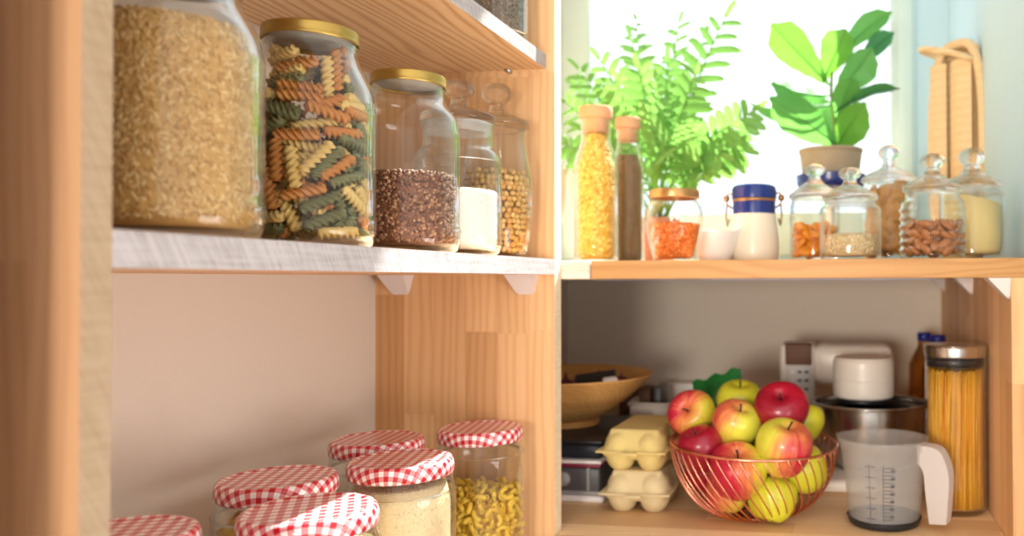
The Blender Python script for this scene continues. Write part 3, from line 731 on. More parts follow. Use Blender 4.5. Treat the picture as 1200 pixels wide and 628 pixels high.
def frond(mb,base,tip,sag,width,seed,lob=9):
    """a lobed polypody frond: midrib with round-ended alternate lobes"""
    r=random.Random(seed); B,T=Vector(base),Vector(tip); mid=(B+T)/2+Vector((r.uniform(-.02,.02),r.uniform(-.03,.03),sag))
    def C(s): return (1-s)**2*B+2*s*(1-s)*mid+s*s*T
    nrm=Vector((r.uniform(-.5,.5),-1,r.uniform(-.2,.8))).normalized()
    mb.tube([C(i/12) for i in range(13)],[.0022*(1-.6*i/12) for i in range(13)],5)
    for j in range(lob*2+1):
        side=1 if j%2 else -1; end=(j==lob*2)
        s=.30+.68*(j/(lob*2)); q=C(s); tg=(C(min(s+.02,1))-C(s-.02)).normalized(); sd=tg.cross(nrm).normalized()*side
        L=width*(sin(pi*min((s-.22)/.86,1))**.7)*r.uniform(.8,1.15); w=L*.115+.0018
        d=(sd*.82+tg*.57).normalized() if not end else tg
        if end: L*=1.4
        n2=d.cross(nrm).normalized(); dr=nrm*(-1)
        vs=[];m=7
        for i in range(m+1):
            k=i/m; ww=w*(1.0 if k<.12 else (.72+.35*sin(pi*k)) if k<.85 else (.72+.35*sin(pi*k))*sqrt(max(1-((k-.85)/.16)**2,.02)))
            c=q+d*L*k+dr*L*.10*k*k*r.uniform(.6,1.2)+Vector((0,0,-L*.12*k*k))
            for u in (-1,0,1): vs.append(c+n2*ww*u+nrm*(.0015 if u==0 else 0))
        mb.add(vs,[(i*3+u,i*3+u+1,(i+1)*3+u+1,(i+1)*3+u) for i in range(m) for u in (0,1)])
fp=at(772,300,1.52)
t=thing('potted_fern','leafy pale-green fern with lobed fronds in a terracotta pot','plant',(fp.x,fp.y,SR))
MB().lathe(smooth_prof([(.026,.0004),(.028,.002),(.034,.060),(.035,.070),(.040,.071),(.041,.074),(.041,.090),(.038,.091),(.037,.085),(.035,.07)],3),48,cap0=True).build('pot',M['terracotta'],t)
MB().lathe([(.0365,.080),(.02,.083),(.0004,.084)],32).build('soil',M['soil'],t)
FT=[(852,16,1.46,.060),(826,42,1.56,.05),(797,22,1.6,.045),(738,40,1.55,.05),(700,66,1.45,.05),(676,78,1.5,.05),(660,118,1.42,.05),(658,168,1.5,.045),(680,150,1.40,.05),(722,92,1.42,.055),(748,78,1.36,.055),(782,70,1.42,.055),(815,86,1.38,.055),(858,146,1.36,.05),(846,182,1.36,.045),(872,176,1.42,.05),(884,128,1.42,.055),(818,160,1.32,.05),(760,130,1.33,.055),(826,206,1.38,.045),(745,20,1.66,.04),(783,180,1.34,.05),(725,180,1.38,.05),(668,96,1.64,.05),(790,60,1.66,.055),(690,190,1.5,.05)]
for i,(ax_,ay_,Y,w) in enumerate(FT):
    tp=at(ax_,ay_,Y)-Vector((fp.x,fp.y,SR)); b=Vector((rng.uniform(-.014,.014),rng.uniform(-.014,.014),.083))
    d=tp-b; mb=MB(); frond(mb,b,tp,.02+.30*max(0,hypot(d.x,d.y)-.02)*(1 if d.z<.15 else .55),w*1.0,100+i); mb.build('frond',M['fern'],t)

# fiddle-leaf plant: stone pot in a navy bowl
qp=at(974,300,1.60)
t=thing('pedestal_dish','footed navy dish carrying the grey stone pot of the fiddle-leaf plant','dish',(qp.x,qp.y,SR))
MB().lathe(smooth_prof([(.034,.0004),(.036,.003),(.020,.010),(.009,.022),(.008,.06),(.009,.120),(.018,.140),(.022,.1445)],4),48,cap0=True,cap1=True).build('stem',M['white_cer'],t)['label']='white pedestal stem'
MB().lathe(smooth_prof([(.020,.1435),(.050,.146),(.064,.154),(.067,.172),(.067,.175),(.0645,.175),(.061,.160),(.045,.1492),(.0005,.1488)],4),56,cap0=True).build('dish',M['navy'],t)['label']='navy glazed dish'
PZ=SR+.1508
t=thing('potted_fiddle_leaf','fiddle-leaf plant with broad glossy leaves in a grey stone pot','plant',(qp.x,qp.y,PZ))
MB().lathe(smooth_prof([(.046,.0004),(.049,.002),(.056,.035),(.0600,.066),(.0615,.068),(.0615,.074),(.0575,.074),(.055,.064)],3),56,cap0=True).build('pot',M['concrete'],t)
MB().lathe([(.0565,.064),(.03,.067),(.0004,.068)],32).build('soil',M['soil'],t)
Q0=Vector((qp.x,qp.y,PZ))
st=[at(976,182,1.60)-Q0,at(979,160,1.60)-Q0,at(977,130,1.60)-Q0,at(974,108,1.60)-Q0,at(975,84,1.60)-Q0]
MB().tube([Vector((st[0].x,st[0].y,.064))]+st,[.005,.005,.0045,.004,.0035,.003],8).build('stem',M['stem'],t)
def big_leaf(a,b,wd,mat,bow=.0,roll=0.0,fold=.25,wave=.06,seed=0,prof=(.08,.42,.74,.92,1.0,.82,.08)):
    A=at(*a)-Q0; B=at(*b)-Q0; r=random.Random(seed); ax=B-A; L=ax.length; d=ax.normalized()
    view=(at(a[0],a[1],1)).normalized(); side=d.cross(view).normalized(); nrm=side.cross(d).normalized()
    rt=Matrix.Rotation(roll,3,d); side=rt@side; nrm=rt@nrm
    n=22; m=8; 
    def wat(s):
        k=s*(len(prof)-1); i=min(int(k),len(prof)-2); u=k-i; u=u*u*(3-2*u); return prof[i]*(1-u)+prof[i+1]*u
    def fn(u,s):
        q=2*u-1; w=wd*wat(s); c=A+ax*s+nrm*bow*L*4*s*(1-s)
        return c+side*w*q+nrm*(abs(q)*w*fold+wave*w*sin(s*15+seed+(2 if q>0 else 0))*abs(q))
    mb=MB().grid(fn,m,n); mb.tube([A+ax*(i/8)+nrm*bow*L*4*(i/8)*(1-i/8)+nrm*-.0006 for i in range(9)],[.0018*(1-.7*i/8) for i in range(9)],5)
    mb.build('leaf',M[mat],t)
oval=(.05,.35,.62,.86,1.0,.92,.12)
big_leaf((972,100,1.60),(904,28,1.55),.036,'fig_l',.03,.1,.12,.05,1,oval)
big_leaf((964,96,1.60),(991,34,1.58),.034,'fig_l',-.03,.25,.25,.05,2,oval)
big_leaf((984,66,1.62),(1045,14,1.60),.026,'fig_m',.10,.5,.35,.06,3)
big_leaf((1010,72,1.62),(1048,38,1.64),.022,'fig_d',.08,.4,.3,.06,4)
big_leaf((977,112,1.58),(1022,56,1.56),.036,'fig_m',.06,-.5,.3,.06,5)
big_leaf((978,132,1.58),(1055,104,1.52),.018,'fig_d',.10,.9,.35,.08,6)
big_leaf((972,112,1.60),(903,98,1.52),.026,'fig_m',.06,.7,.3,.08,7)
big_leaf((976,122,1.60),(878,120,1.50),.024,'fig_m',.10,.75,.3,.08,8)
big_leaf((984,172,1.60),(902,114,1.50),.036,'fig_m',-.06,.10,.3,.10,9)
big_leaf((978,176,1.60),(1014,120,1.54),.036,'fig_l',-.04,-.35,.35,.08,10,(.1,.5,.8,1.0,.9,.6,.1))
big_leaf((976,176,1.60),(962,112,1.66),.034,'fig_m',.02,.3,.2,.05,11)
big_leaf((980,140,1.60),(1000,92,1.50),.024,'fig_m',.04,.3,.3,.06,12)

# rattan tray leaning on the right wall
bp_=at(1122,205,1.50)
t=thing('rattan_basket','oblong rattan basket with a ring handle standing on end by the wall','basket',(bp_.x,bp_.y,SR))
U=(at(1155,150,1.46)-at(1082,150,1.56)); U.z=0; U.normalize(); Nn=Vector((U.y,-U.x,0))
if Nn.y>0: Nn=-Nn
hw=.056; ht=.385
def rimpt(k,w=1.0,off=0.0):
    # tall rounded arch outline
    a=k*2*pi; x=hw*w*cos(a); z=ht/2*(1+.985*sin(a)); x=math.copysign(abs(cos(a))**.6,cos(a))*hw*w; z=ht/2+ht/2*.99*math.copysign(abs(sin(a))**.75,sin(a))
    return U*x+Nn*off+Vector((0,0,z+.008))
N_=72
MB().tube([rimpt(i/N_,1,.0) for i in range(N_)],.0085,10,True).build('rim',M['rattan'],t)
MB().tube([rimpt(i/N_,.86,-.030) for i in range(N_)],.0065,8,True).build('back_rim',M['rattan'],t)
mb=MB()
mb.grid(lambda u,v: rimpt(u,1-.14*v-.0*v,-.030*v)+Nn*.0,N_,5); mb.build('woven_side',M['wicker'],t)
mb=MB()
cz=Vector((0,0,ht/2))
mb.grid(lambda u,v: (rimpt(u,.86,-.030)*(1-v)+(Nn*-.030+cz)*v),N_,8); mb.build('woven_base',M['wicker'],t)
for s,w in ((-.66,.019),(.24,.023)):
    mb=MB(); mb.grid(lambda u,v: U*(hw*s+(u-.5)*2*w)+Nn*(.006+.009*sin(pi*u))+Vector((0,0,.02+(ht-.045)*v)),8,30); mb.build('rattan_band',M['rattan'],t)
hp=[]
for i in range(40):
    a=2*pi*i/40; hp.append(U*(-.012+.050*cos(a))+Nn*(.014+.034*sin(a))+Vector((0,0,ht-.012-.016*cos(a)+.004*sin(a))))
MB().tube(hp,.0055,9,True).build('ring_handle',M['rattan'],t)
# ------------------------------------------------------------------ lower shelf, right
LR=-.3247
# stacked appliances under the wooden bowl
wbp=at(655,440,1.275)
ex1=at(703,560,1.155).x
t=thing('countertop_appliance','grey appliance with round knob and maroon trim under the smoked box','appliance',(-.44,1.27,LR))
x0,x1=-.570+.44,ex1+.44; y0,y1=1.155-1.27,.125
MB().box((x0-.002,y0-.004,.0),(x1+.006,y1,.010),0,.004).build('base_plate',M['white_plastic'],t)
MB().box((x0,y0,.010),(x1,y1,.050),0,.004).build('body',M['darkgrey'],t)
MB().box((x0-.001,y0-.002,.010),(x1+.002,y1,.0165),0,.002).build('lower_trim',M['grey'],t)
MB().box((x0-.001,y0-.002,.0505),(x1+.002,y1,.056),0,.002).build('trim',M['maroon'],t)
MB().box((x0-.002,y0-.003,.0560),(x1+.003,y1,.061),0,.002).build('top_rim',M['white_plastic'],t)
MB().box((x1-.020,y0-.0025,.0165),(x1-.015,y0+.002,.0505),0,.001).build('face_strip',M['grey'],t)
kx=at(660,563,1.150).x+.44
mb=MB(); mb.lathe([(.0005,.0),(.0105,0),(.0105,.006),(.009,.008),(.0005,.009)],28); mb.v=[(kx+v[0],y0-v[2],.034+v[1]) for v in mb.v]; mb.build('knob',M['grey'],t)
t=thing('storage_box','smoked plastic box between the grey appliance and the wooden bowl','box',(-.44,1.275,LR+.061))
MB().box((x0+.002,-.115,.0005),(x1,.11,.023),0,.006).build('body',M['smoke'],t)
MB().box((x0+.012,-.10,.004),(x1-.012,.09,.018),0,.004).build('inner_tray',M['dark'],t)
MB().box((x0,-.118,.0232),(x1+.003,.112,.028),0,.0022).build('lid',M['dark'],t)
# wooden bowl
BZ=LR+.061+.0283
bw=at(661,440,1.285)
t=thing('wooden_bowl','wide turned wooden bowl holding a phone on the left of the lower shelf','bowl',(bw.x,bw.y,BZ))
MB().lathe(smooth_prof([(.050,.0004),(.057,.001),(.0575,.006),(.0545,.010),(.064,.016),(.090,.033),(.118,.055),(.140,.0765),(.1445,.0815),(.1435,.0830),(.137,.0785),(.113,.057),(.085,.037),(.05,.021),(.0005,.015)],5),72,cap0=True).build('bowl',M['bamboo'],t)
def slab(name,label,cat,c,sz,rot,mat,scr=None):
    t=thing(name,label,cat,c); t.rotation_euler=rot
    MB().box((-sz[0]/2,-sz[1]/2,0),(sz[0]/2,sz[1]/2,sz[2]),0,min(sz)*.4).build('body',mat,t)
    if scr: MB().box((-sz[0]/2+.004,-sz[1]/2+.004,sz[2]),(sz[0]/2-.004,sz[1]/2-.004,sz[2]+.0006),0,.0002).build('screen',scr,t)
    return t
screen=plain('phone_screen',srgb(20,22,28),.08)
pp=at(695,446,1.235); slab('phone','dark phone leaning in the wooden bowl','phone',(pp.x,pp.y+.01,pp.z-.003),(.066,.05,.007),(.30,-.13,.22),M['dark'],screen)
pp=at(713,451,1.205); slab('charger','small white plug lying in the wooden bowl beside the phone','charger',(pp.x,pp.y+.012,pp.z-.002),(.024,.020,.012),(.2,-.1,.4),M['white_plastic'])
for i,(qx,qy,Y,rr) in enumerate([(663,449,1.31,.022),(728,445,1.30,.017),(702,445,1.335,.020)]):
    p=at(qx,qy,Y)
    oo=MB().lathe(smooth_prof([(.0005,-rr*.92),(rr*.6,-rr*.78),(rr,0),(rr*.62,rr*.72),(rr*.16,rr*.98),(rr*.08,rr*1.35),(.0005,rr*1.4)],5),24).build('red_onion',M['onion']); oo.location=(p.x,p.y,p.z-rr*.6+EZ)
    tag(oo,['dark red onion at the left in the wooden bowl','dark red onion at the right end of the wooden bowl','dark red onion behind the phone in the wooden bowl'][i],'onion','red onions in the wooden bowl')

# white storage tray with packets behind the egg cartons
p0=at(700,480,1.50); p1=at(801,480,1.50)
tx0,tx1=-.40,p1.x; tc=(tx0+tx1)/2
t=thing('storage_tray','white plastic tray of dark packets at the back behind the egg cartons','tray',(tc,1.60,LR))
w=(tx1-tx0)/2; h=.094
mb=MB(); mb.box((-w,-.10,0),(w,.10,.004),0,.0015); mb.box((-w,-.10,.0),(w,-.096,h-.004),0,.0015); mb.box((-w,.096,0),(w,.10,h+.012),0,.0015)
mb.box((-w,-.10,0),(-w+.004,.10,h),0,.0015); mb.box((w-.004,-.10,0),(w,.10,h),0,.0015); mb.build('tray',M['appwhite'],t)
MB().tube([(-w,-.10,h-.004),(w,-.10,h-.004),(w,.10,h+.010),(-w,.10,h+.010)],.0035,8,True).build('rim',M['appwhite'],t)
for i,(a,b) in enumerate([(726,745),(746,764)]):
    q0=at(a,470,1.57).x-tc; q1=at(b,470,1.57).x-tc
    o=MB().box((q0,-.03,.0),(q1,.03,.108),0,.006).build('packet',M['brown_pack']); o.location=(tc,1.59,LR+EZ+.0045); tag(o,['brown packet in the white tray, nearer the wooden bowl','brown packet in the white tray, nearer the apples'][i],'packet','packets in the white tray')
q0=at(768,470,1.57).x-tc
o=MB().box((q0,-.04,.0),(q0+.016,.03,.112),0,.004).build('carton',M['darkgrey']); o.location=(tc,1.59,LR+EZ+.0045); tag(o,'dark grey carton standing in the white tray','carton')

# egg cartons
def carton(c,label,mat,rz=0.0,s=1.0):
    t=thing('egg_carton',label,'egg carton',c,rz)
    A,B=.0495,.0830; zt=.0285; cells=[(sx_*.0225,sy_*.050) for sx_ in (-1,1) for sy_ in (-1,0,1)]
    def sm(a,b): 
        k=.006; h=max(0,min(1,.5+.5*(b-a)/k)); return b*(1-h)+a*h-(-k)*h*(1-h)*-1 if False else max(a,b)
    def lid(u,v):
        x=(2*u-1)*A; y=(2*v-1)*B
        e=min(A-abs(x),B-abs(y)); base=min(max((A-abs(x)-.0035)/.0125,0),1)*min(max((B-abs(y)-.0035)/.019,0),1); base=base*base*(3-2*base)*.0275
        d=0
        for a,b in cells:
            q=((x-a)/.0225)**2+((y-b)/.0290)**2
            if q<1: d=max(d,.0262*(1-q)**.38*min(1,max((e-.001)/.0035,0)))
        return (x,y,zt+.0015+max(base,d))
    def tray(u,v):
        x=(2*u-1)*A; y=(2*v-1)*B
        e=min(A-abs(x),B-abs(y)); d=0
        base=min(max((e-.004)/.010,0),1)*.012
        for a,b in cells:
            q=((x-a)/.0225)**2+((y-b)/.0275)**2
            if q<1: d=max(d,min(.0285,.032*(1-q)**.42)*min(1,max((e-.001)/.004,0)))
        return (x,y,zt-max(base,d))
    lidm=MB().grid(lid,64,104); lidm.build('lid',mat,t)
    tm=MB().grid(tray,64,104); tm.build('tray',mat,t)
    mb=MB(); mb.box((-A-.0006,-B-.0006,zt-.0010),(A+.0006,B+.0006,zt+.0016),0,.0008); mb.build('flange',mat,t)
    tb=MB().box((-.011,-B-.0065,zt-.0025),(.011,-B-.001,zt+.001),0,.0008).build('closing_tab',mat,t)
    return t
ec=at(742,606,1.10)
carton((ec.x,1.180,LR),'cream egg carton, lower of the two stacked beside the apple basket',M['pulp_c'],.02)
carton((ec.x-.002,1.184,LR+.0565),'yellowish egg carton, upper of the two stacked beside the apple basket',M['pulp_y'],-.03)

# wire fruit basket
bc=at(883,520,1.13); BX,BY=bc.x,1.13
t=thing('fruit_basket','copper wire basket heaped with apples','basket',(BX,BY,LR))
RR,RZ=.1145,.1010; RB=.032
def rimz(a): return RZ+.004*cos(a-2.6)
def wire(a,tw,s):
    k=s*pi/2
    r=RB+(RR-RB)*sin(k)**.93; z=.0015+rimz(a)*(1-cos(k))**.95
    b=a+tw*(1-s)
    return Vector((r*cos(b),r*sin(b),z))
MB().tube([Vector((RR*cos(2*pi*i/96),RR*sin(2*pi*i/96),rimz(2*pi*i/96))) for i in range(96)],.0019,8,True).build('rim',M['copper'],t)
MB().tube([Vector((RB*cos(2*pi*i/48),RB*sin(2*pi*i/48),.0018)) for i in range(48)],.0018,8,True).build('base_ring',M['copper'],t)
MB().tube([Vector((RB*.5*cos(2*pi*i/32),RB*.5*sin(2*pi*i/32),.0018)) for i in range(32)],.0012,8,True).build('base_ring',M['copper'],t)
for k in range(46):
    a=2*pi*k/46
    MB().tube([Vector((RB*.5*cos(a+.75),RB*.5*sin(a+.75),.002))]+[wire(a,.75,i/14) for i in range(15)],.00105,6).build('wire',M['copper'],t)
# apples
AM=dict(red=apple_skin('apple_red',(182,18,50),(196,44,58),(214,150,60),.62,1),blush=apple_skin('apple_blush',(190,30,58),(222,120,74),(216,206,62),.04,5),
        pale=apple_skin('apple_pale_blush',(192,36,60),(226,134,80),(216,212,72),-.20,3),
        yellow=apple_skin('apple_yellow',(214,110,60),(220,186,60),(206,204,54),-.50,9))
def apple_mesh(name,mat,r,seed):
    q=random.Random(seed); n=40; prof=smooth_prof([(.0005,-.72*r),(.10*r,-.75*r),(.24*r,-.84*r),(.48*r,-.86*r),(.80*r,-.56*r),(.97*r,-.08*r),(1.0*r,.22*r),(.90*r,.58*r),(.66*r,.82*r),(.38*r,.86*r),(.18*r,.76*r),(.07*r,.62*r),(.0005,.57*r)],5)
    mb=MB(); mb.lathe(prof,n)
    a1,a2,p1=q.uniform(0,6),q.uniform(0,6),q.uniform(.02,.045)
    mb.v=[(x*(1+p1*cos(2*atan2(y,x)+a1)+.012*cos(5*atan2(y,x)+a2)*(1 if z<0 else .4)),y*(1+p1*cos(2*atan2(y,x)+a1)+.012*cos(5*atan2(y,x)+a2)*(1 if z<0 else .4)),z*(1+.05*x/r)) for x,y,z in mb.v]
    return mb.mesh(name,mat)
# px,py,radius px,depth,kind,label,(blush azimuth from the viewer's right, tilt x, tilt y)
APL=[(812,485,27,1.150,'blush','red apple with a yellow right cheek, leftmost at the top of the basket',(2.6,1.15,-.45)),
 (866,473,27,1.185,'yellow','plain yellow apple at the back of the heap beside the green bag',(1.5,.2,.1)),
 (860,500,28,1.105,'pale','yellow-green apple with a red left side at the top front of the heap',(3.05,.35,.35)),
 (916,480,31,1.130,'red','large all-red apple on top of the heap',(4.3,.75,.0)),
 (940,494,24,1.175,'yellow','yellow apple tucked behind the large all-red apple',(1.0,-.2,.2)),
 (818,525,27,1.085,'red','red apple behind the left wires just under the rim',(4.4,.3,-.3)),
 (889,514,24,1.155,'yellow','yellow apple in the gap under the all-red apple',(1.3,.3,0)),
 (927,537,34,1.062,'pale','big apple half yellow half red at the front right above the rim',(-.35,.25,.25)),
 (868,556,33,1.060,'blush','big apple with a red face and yellow right edge behind the front wires',(3.75,.5,.1)),
 (904,586,28,1.085,'yellow','yellow-green apple low at the front of the basket',(1.2,-.35,.2)),
 (952,556,28,1.100,'yellow','yellow apple behind the wires at the right side of the basket',(.4,.1,-.4)),
 (848,588,25,1.105,'pale','small yellow apple with red flush low at the left of the basket',(3.9,-.3,.1)),
 (822,560,24,1.130,'red','dark red apple deep behind the left wires',(4.2,.2,.2)),
 (900,552,27,1.175,'red','red apple buried at the back of the basket',(4.6,.2,.2))]
# settle the heap: apples push each other apart and rest inside the wires and on the base
APos=[at(q[0],q[1],q[3]) for q in APL]; ARad=[q[2]*proj(p)[2]/F for q,p in zip(APL,APos)]; A0=[p.copy() for p in APos]
PRF=[(wire(0,0,k/60).to_2d().length,wire(0,0,k/60).z) for k in range(61)]
for it in range(160):
    for i in range(len(APos)):
        for j in range(i+1,len(APos)):
            dv=APos[j]-APos[i]; need=(ARad[i]+ARad[j])*.93
            if dv.length<need:
                u=dv.normalized(); u=Vector((u.x*.6,u.y*1.6,u.z*.6)).normalized(); k=(need-dv.length)*.5
                APos[i]-=u*k; APos[j]+=u*k
    for i,p in enumerate(APos):
        p+=(A0[i]-p)*.10
        for _ in range(3):
            dx,dy,hz=p.x-BX,p.y-BY,p.z-LR; rho=hypot(dx,dy); R=ARad[i]*1.075+.0015
            dd,qr,qz=min((hypot(rho-r_,hz-z_),r_,z_) for r_,z_ in PRF)
            if hz<ARad[i]*.95+.004: p.z=LR+ARad[i]*.95+.004; continue
            if dd<R and rho>1e-4:
                nx,nz=(rho-qr)/max(dd,1e-5),(hz-qz)/max(dd,1e-5)
                if nx>0 and hz<RZ: nx=-nx
                rho2=max(rho+nx*(R-dd),0); p.z+=max(nz,0)*(R-dd); p.x=BX+dx*rho2/rho; p.y=BY+dy*rho2/rho
print('apple shift px',[tuple(round(u-v) for u,v in zip(proj(p)[:2],proj(q)[:2])) for p,q in zip(APos,A0)])
for i,(ax_,ay_,pr,Y,kd,lab,(az,tx,ty)) in enumerate(APL):
    p=APos[i]; r=ARad[i]
    t=thing('apple',lab,'apple',p,0,'apples in the copper basket')
    t.rotation_euler=(Matrix.Rotation(ty,3,'Y')@Matrix.Rotation(tx,3,'X')@Matrix.Rotation(az,3,'Z')).to_euler()
    o=bpy.data.objects.new('skin',apple_mesh('apple',AM[kd],r*1.03,i)); COL.objects.link(o); o.parent=t
    MB().tube([(0,0,.58*r),(.02*r,.01*r,.82*r),(.08*r,.03*r,1.04*r)],[.0013,.0011,.0015],7).build('stem',M['soil'],t)
    mb=MB()
    for k in range(5):
        a=2*pi*k/5; mb.add([(.03*r*cos(a+1.5),.03*r*sin(a+1.5),-.74*r),(.03*r*cos(a-1.5),.03*r*sin(a-1.5),-.74*r),(.15*r*cos(a),.15*r*sin(a),-.80*r)],[(0,1,2)])
    mb.build('calyx',M['soil'],t)

# green film bag behind the apples
g=[at(811,448,1.31),at(868,430,1.31),at(872,500,1.30),at(820,500,1.30)]
gc=(g[0]+g[2])/2
o=MB(); 
def bagf(sgn):
    def fn(u,v):
        q=(g[0]*(1-u)+g[1]*u)*(1-v)+(g[3]*(1-u)+g[2]*u)*v
        b=(4*u*(1-u))**.6*(1-(1-v)**3)
        return q-gc+Vector((0,sgn*(.022*b+.004*sin(u*14+v*5)*b),.003*sin(u*17)*(1-v)))
    return fn
o.grid(bagf(-1),18,14); o.grid(bagf(1),18,14)
gb=o.build('produce_bag',M['green_bag']); gb.location=(gc.x,gc.y,gc.z+EZ); tag(gb,'crumpled green plastic bag sticking up behind the apples','bag')

# stand mixer and its bowl
mc=at(1019,470,1.37); MX,MY=mc.x,1.37
t=thing('stand_mixer','white stand mixer with a control panel at the back of the lower shelf','mixer',(MX,MY,LR))
xl=at(913,430,1.46).x-MX; xr=at(1048,430,1.47).x-MX; xp=at(955,430,1.455).x-MX
ztop=at(980,403,1.46).z-LR; zarm=at(980,452,1.46).z-LR
MB().box((xl-.004,-.115,0),(xp+.10,.165,.020),0,.008).build('base',M['appwhite'],t)
MB().box((xl,.088,.018),(xp,.175,ztop),0,.010).build('column',M['appwhite'],t)
MB().box((xp-.006,.092,zarm),(xr,.175,ztop-.002),0,.018).build('arm',M['appwhite'],t)
q0=at(920,404,1.455).x-MX; q1=at(951,404,1.455).x-MX
zc=at(935,428,1.455).z-LR
MB().box((q0,.0845,zc),(q1,.100,ztop+.0006),0,.003).build('top_window',M['brown_pack'],t)
MB().box((q0,.0850,at(935,478,1.455).z-LR),(q1,.096,zc-.001),0,.002).build('control_panel',M['panel'],t)
mb=MB()
for zz in (436,446,456):
    for xx in (929,937,945):
        a=at(xx,zz,1.452); mb2=MB().box((a.x-MX-.0035,.0825,a.z-LR-.0022),(a.x-MX+.0035,.0858,a.z-LR+.0022),0,.0008); mb2.build('button',M['white_plastic' if xx==929 else 'darkgrey'],t)
dz0=at(1012,463,1.37).z-LR; dz1=at(1012,419,1.37).z-LR; dx=at(1012,440,1.37).x-MX
MB().lathe(smooth_prof([(.030,dz0-.006),(.046,dz0-.002),(.0495,dz0+.004),(.0500,dz0+.025),(.0505,dz0+.027),(.0505,dz0+.029),(.0500,dz0+.031),(.0500,dz1-.008),(.0475,dz1-.001),(.042,dz1+.002),(.0005,dz1+.003)],4),56,c=(dx,-.0,0),cap0=True).build('drive_head',M['appwhite'],t)
MB().lathe([(.034,dz0-.012),(.040,dz0-.010),(.040,dz0-.004),(.034,dz0-.004)],40,c=(dx,0,0)).build('drive_collar',M['dark'],t)
MB().box((dx-.03,.02,dz0+.012),(dx+.03,.11,dz1-.006),0,.010).build('neck',M['appwhite'],t)
rz=at(1019,470,1.37).z-LR
t=thing('mixing_bowl','brushed steel mixing bowl under the mixer head','bowl',(MX,MY-.004,LR+.0205))
rz-=.0205
MB().lathe(smooth_prof([(.046,.0004),(.055,.002),(.072,.014),(.0845,.040),(.0890,.075),(.0900,rz-.006),(.0905,rz-.003),(.0935,rz-.002),(.0945,rz),(.0925,rz+.0015),(.0885,rz-.001),(.0870,.075),(.0820,.042),(.070,.018),(.0005,.005)],5),72,cap0=True).build('bowl',M['steel'],t)
MB().lathe([(.0868,rz-.018),(.0880,rz-.006),(.082,rz-.006),(.046,rz-.010),(.044,rz-.020)],56).build('splash_ring',M['dark'],t)['label']='dark splash guard ring'

# measuring cup
kp=at(1036,612,1.118); KX,KY=kp.x,1.118
t=thing('measuring_cup','translucent measuring cup with a long handle and dark printed scale','measuring cup',(KX,KY,LR))
H=at(1036,511,1.118).z-LR
vs=[]; n=64; prof=[(.0455,.002),(.0465,.006),(.0485,.03),(.0545,H-.020),(.0560,H-.014),(.0580,H-.012),(.0592,H-.001),(.0585,H),(.0565,H-.003),(.0545,H-.014),(.0530,H-.020),(.0470,.03),(.0450,.009)]
def cupsp(a,z): return max(0,cos(a-pi))**10*.004*max(0,(z-(H-.035))/.035)
for r_,z in prof:
    for k in range(n):
        a=2*pi*k/n; q=r_+cupsp(a,z); vs.append((q*cos(a),q*sin(a),z+cupsp(a,z)*.35))
MB().add(vs,[(i*n+k,i*n+(k+1)%n,(i+1)*n+(k+1)%n,(i+1)*n+k) for i in range(len(prof)-1) for k in range(n)]).build('cup',M['cup'],t)
MB().lathe(smooth_prof([(.0400,.0004),(.0450,.001),(.0468,.004),(.0470,.0095),(.0455,.010),(.0005,.0085)],4),64,cap0=True).build('base',M['dark'],t)['label']='dark rubber base'
# handle: broad grip leaving the rim and turning down
ho=smooth_prof([(.050,H-.005),(.071,H-.006),(.082,H-.014),(.0905,H-.040),(.089,H-.075),(.0865,H-.102)],6)
hi=smooth_prof([(.050,H-.030),(.0525,H-.031),(.0575,H-.042),(.059,H-.060),(.0615,H-.085),(.064,H-.105)],6)
mb=MB(); vs=[]; L_=len(ho)
for i in range(L_):
    wd=.0130-.003*i/(L_-1)
    for (q,y) in ((ho[i],-wd),(ho[i],wd),(hi[i],wd*.8),(hi[i],-wd*.8)): vs.append((q[0],y,q[1]))
fs=[(i*4+k,i*4+(k+1)%4,(i+1)*4+(k+1)%4,(i+1)*4+k) for i in range(L_-1) for k in range(4)]+[(3,2,1,0),tuple((L_-1)*4+k for k in range(4))]
mb.add(vs,fs,0,False)
hd=mb.build('handle',M['handle'],t); hd['label']='frosted white handle'
hd.rotation_euler=(0,0,-.42)
bv=hd.modifiers.new('b','BEVEL'); bv.width=.003; bv.segments=3
# printed scales
def cr(z): return .0465+(z-.006)/(H-.026)*(.0545-.0465)+.0003
def mark(mb,a0,a1,z,h):
    n_=max(2,int(abs(a1-a0)/.05)); vs=[]
    for i in range(n_+1):
        a=a0+(a1-a0)*i/n_
        for zz in (z-h/2,z+h/2): vs.append(((cr(zz)+.0002)*cos(a),(cr(zz)+.0002)*sin(a),zz))
    mb.add(vs,[(i*2,i*2+2,i*2+3,i*2+1) for i in range(n_)],0,False)
va=CAMXY(KX,KY); mb=MB()
for a0,st,w in ((va-.36,.0085,.16),(va-.02,.0048,.26)):
    mark(mb,a0,a0+.012,.050,.074)
    z=.016
    while z<.086:
        mark(mb,a0-(.10 if st>.006 else 0),a0+w,z,.0007); z+=st*1.6 if st>.006 else st
for j in range(7):   # tiny figures beside the strokes
    z=.020+j*.010
    for d in (0,.035,.07): 
        mark(mb,va+.17+d,va+.19+d,z,.0042)
mb.build('printed_scale',M['ink'],t)

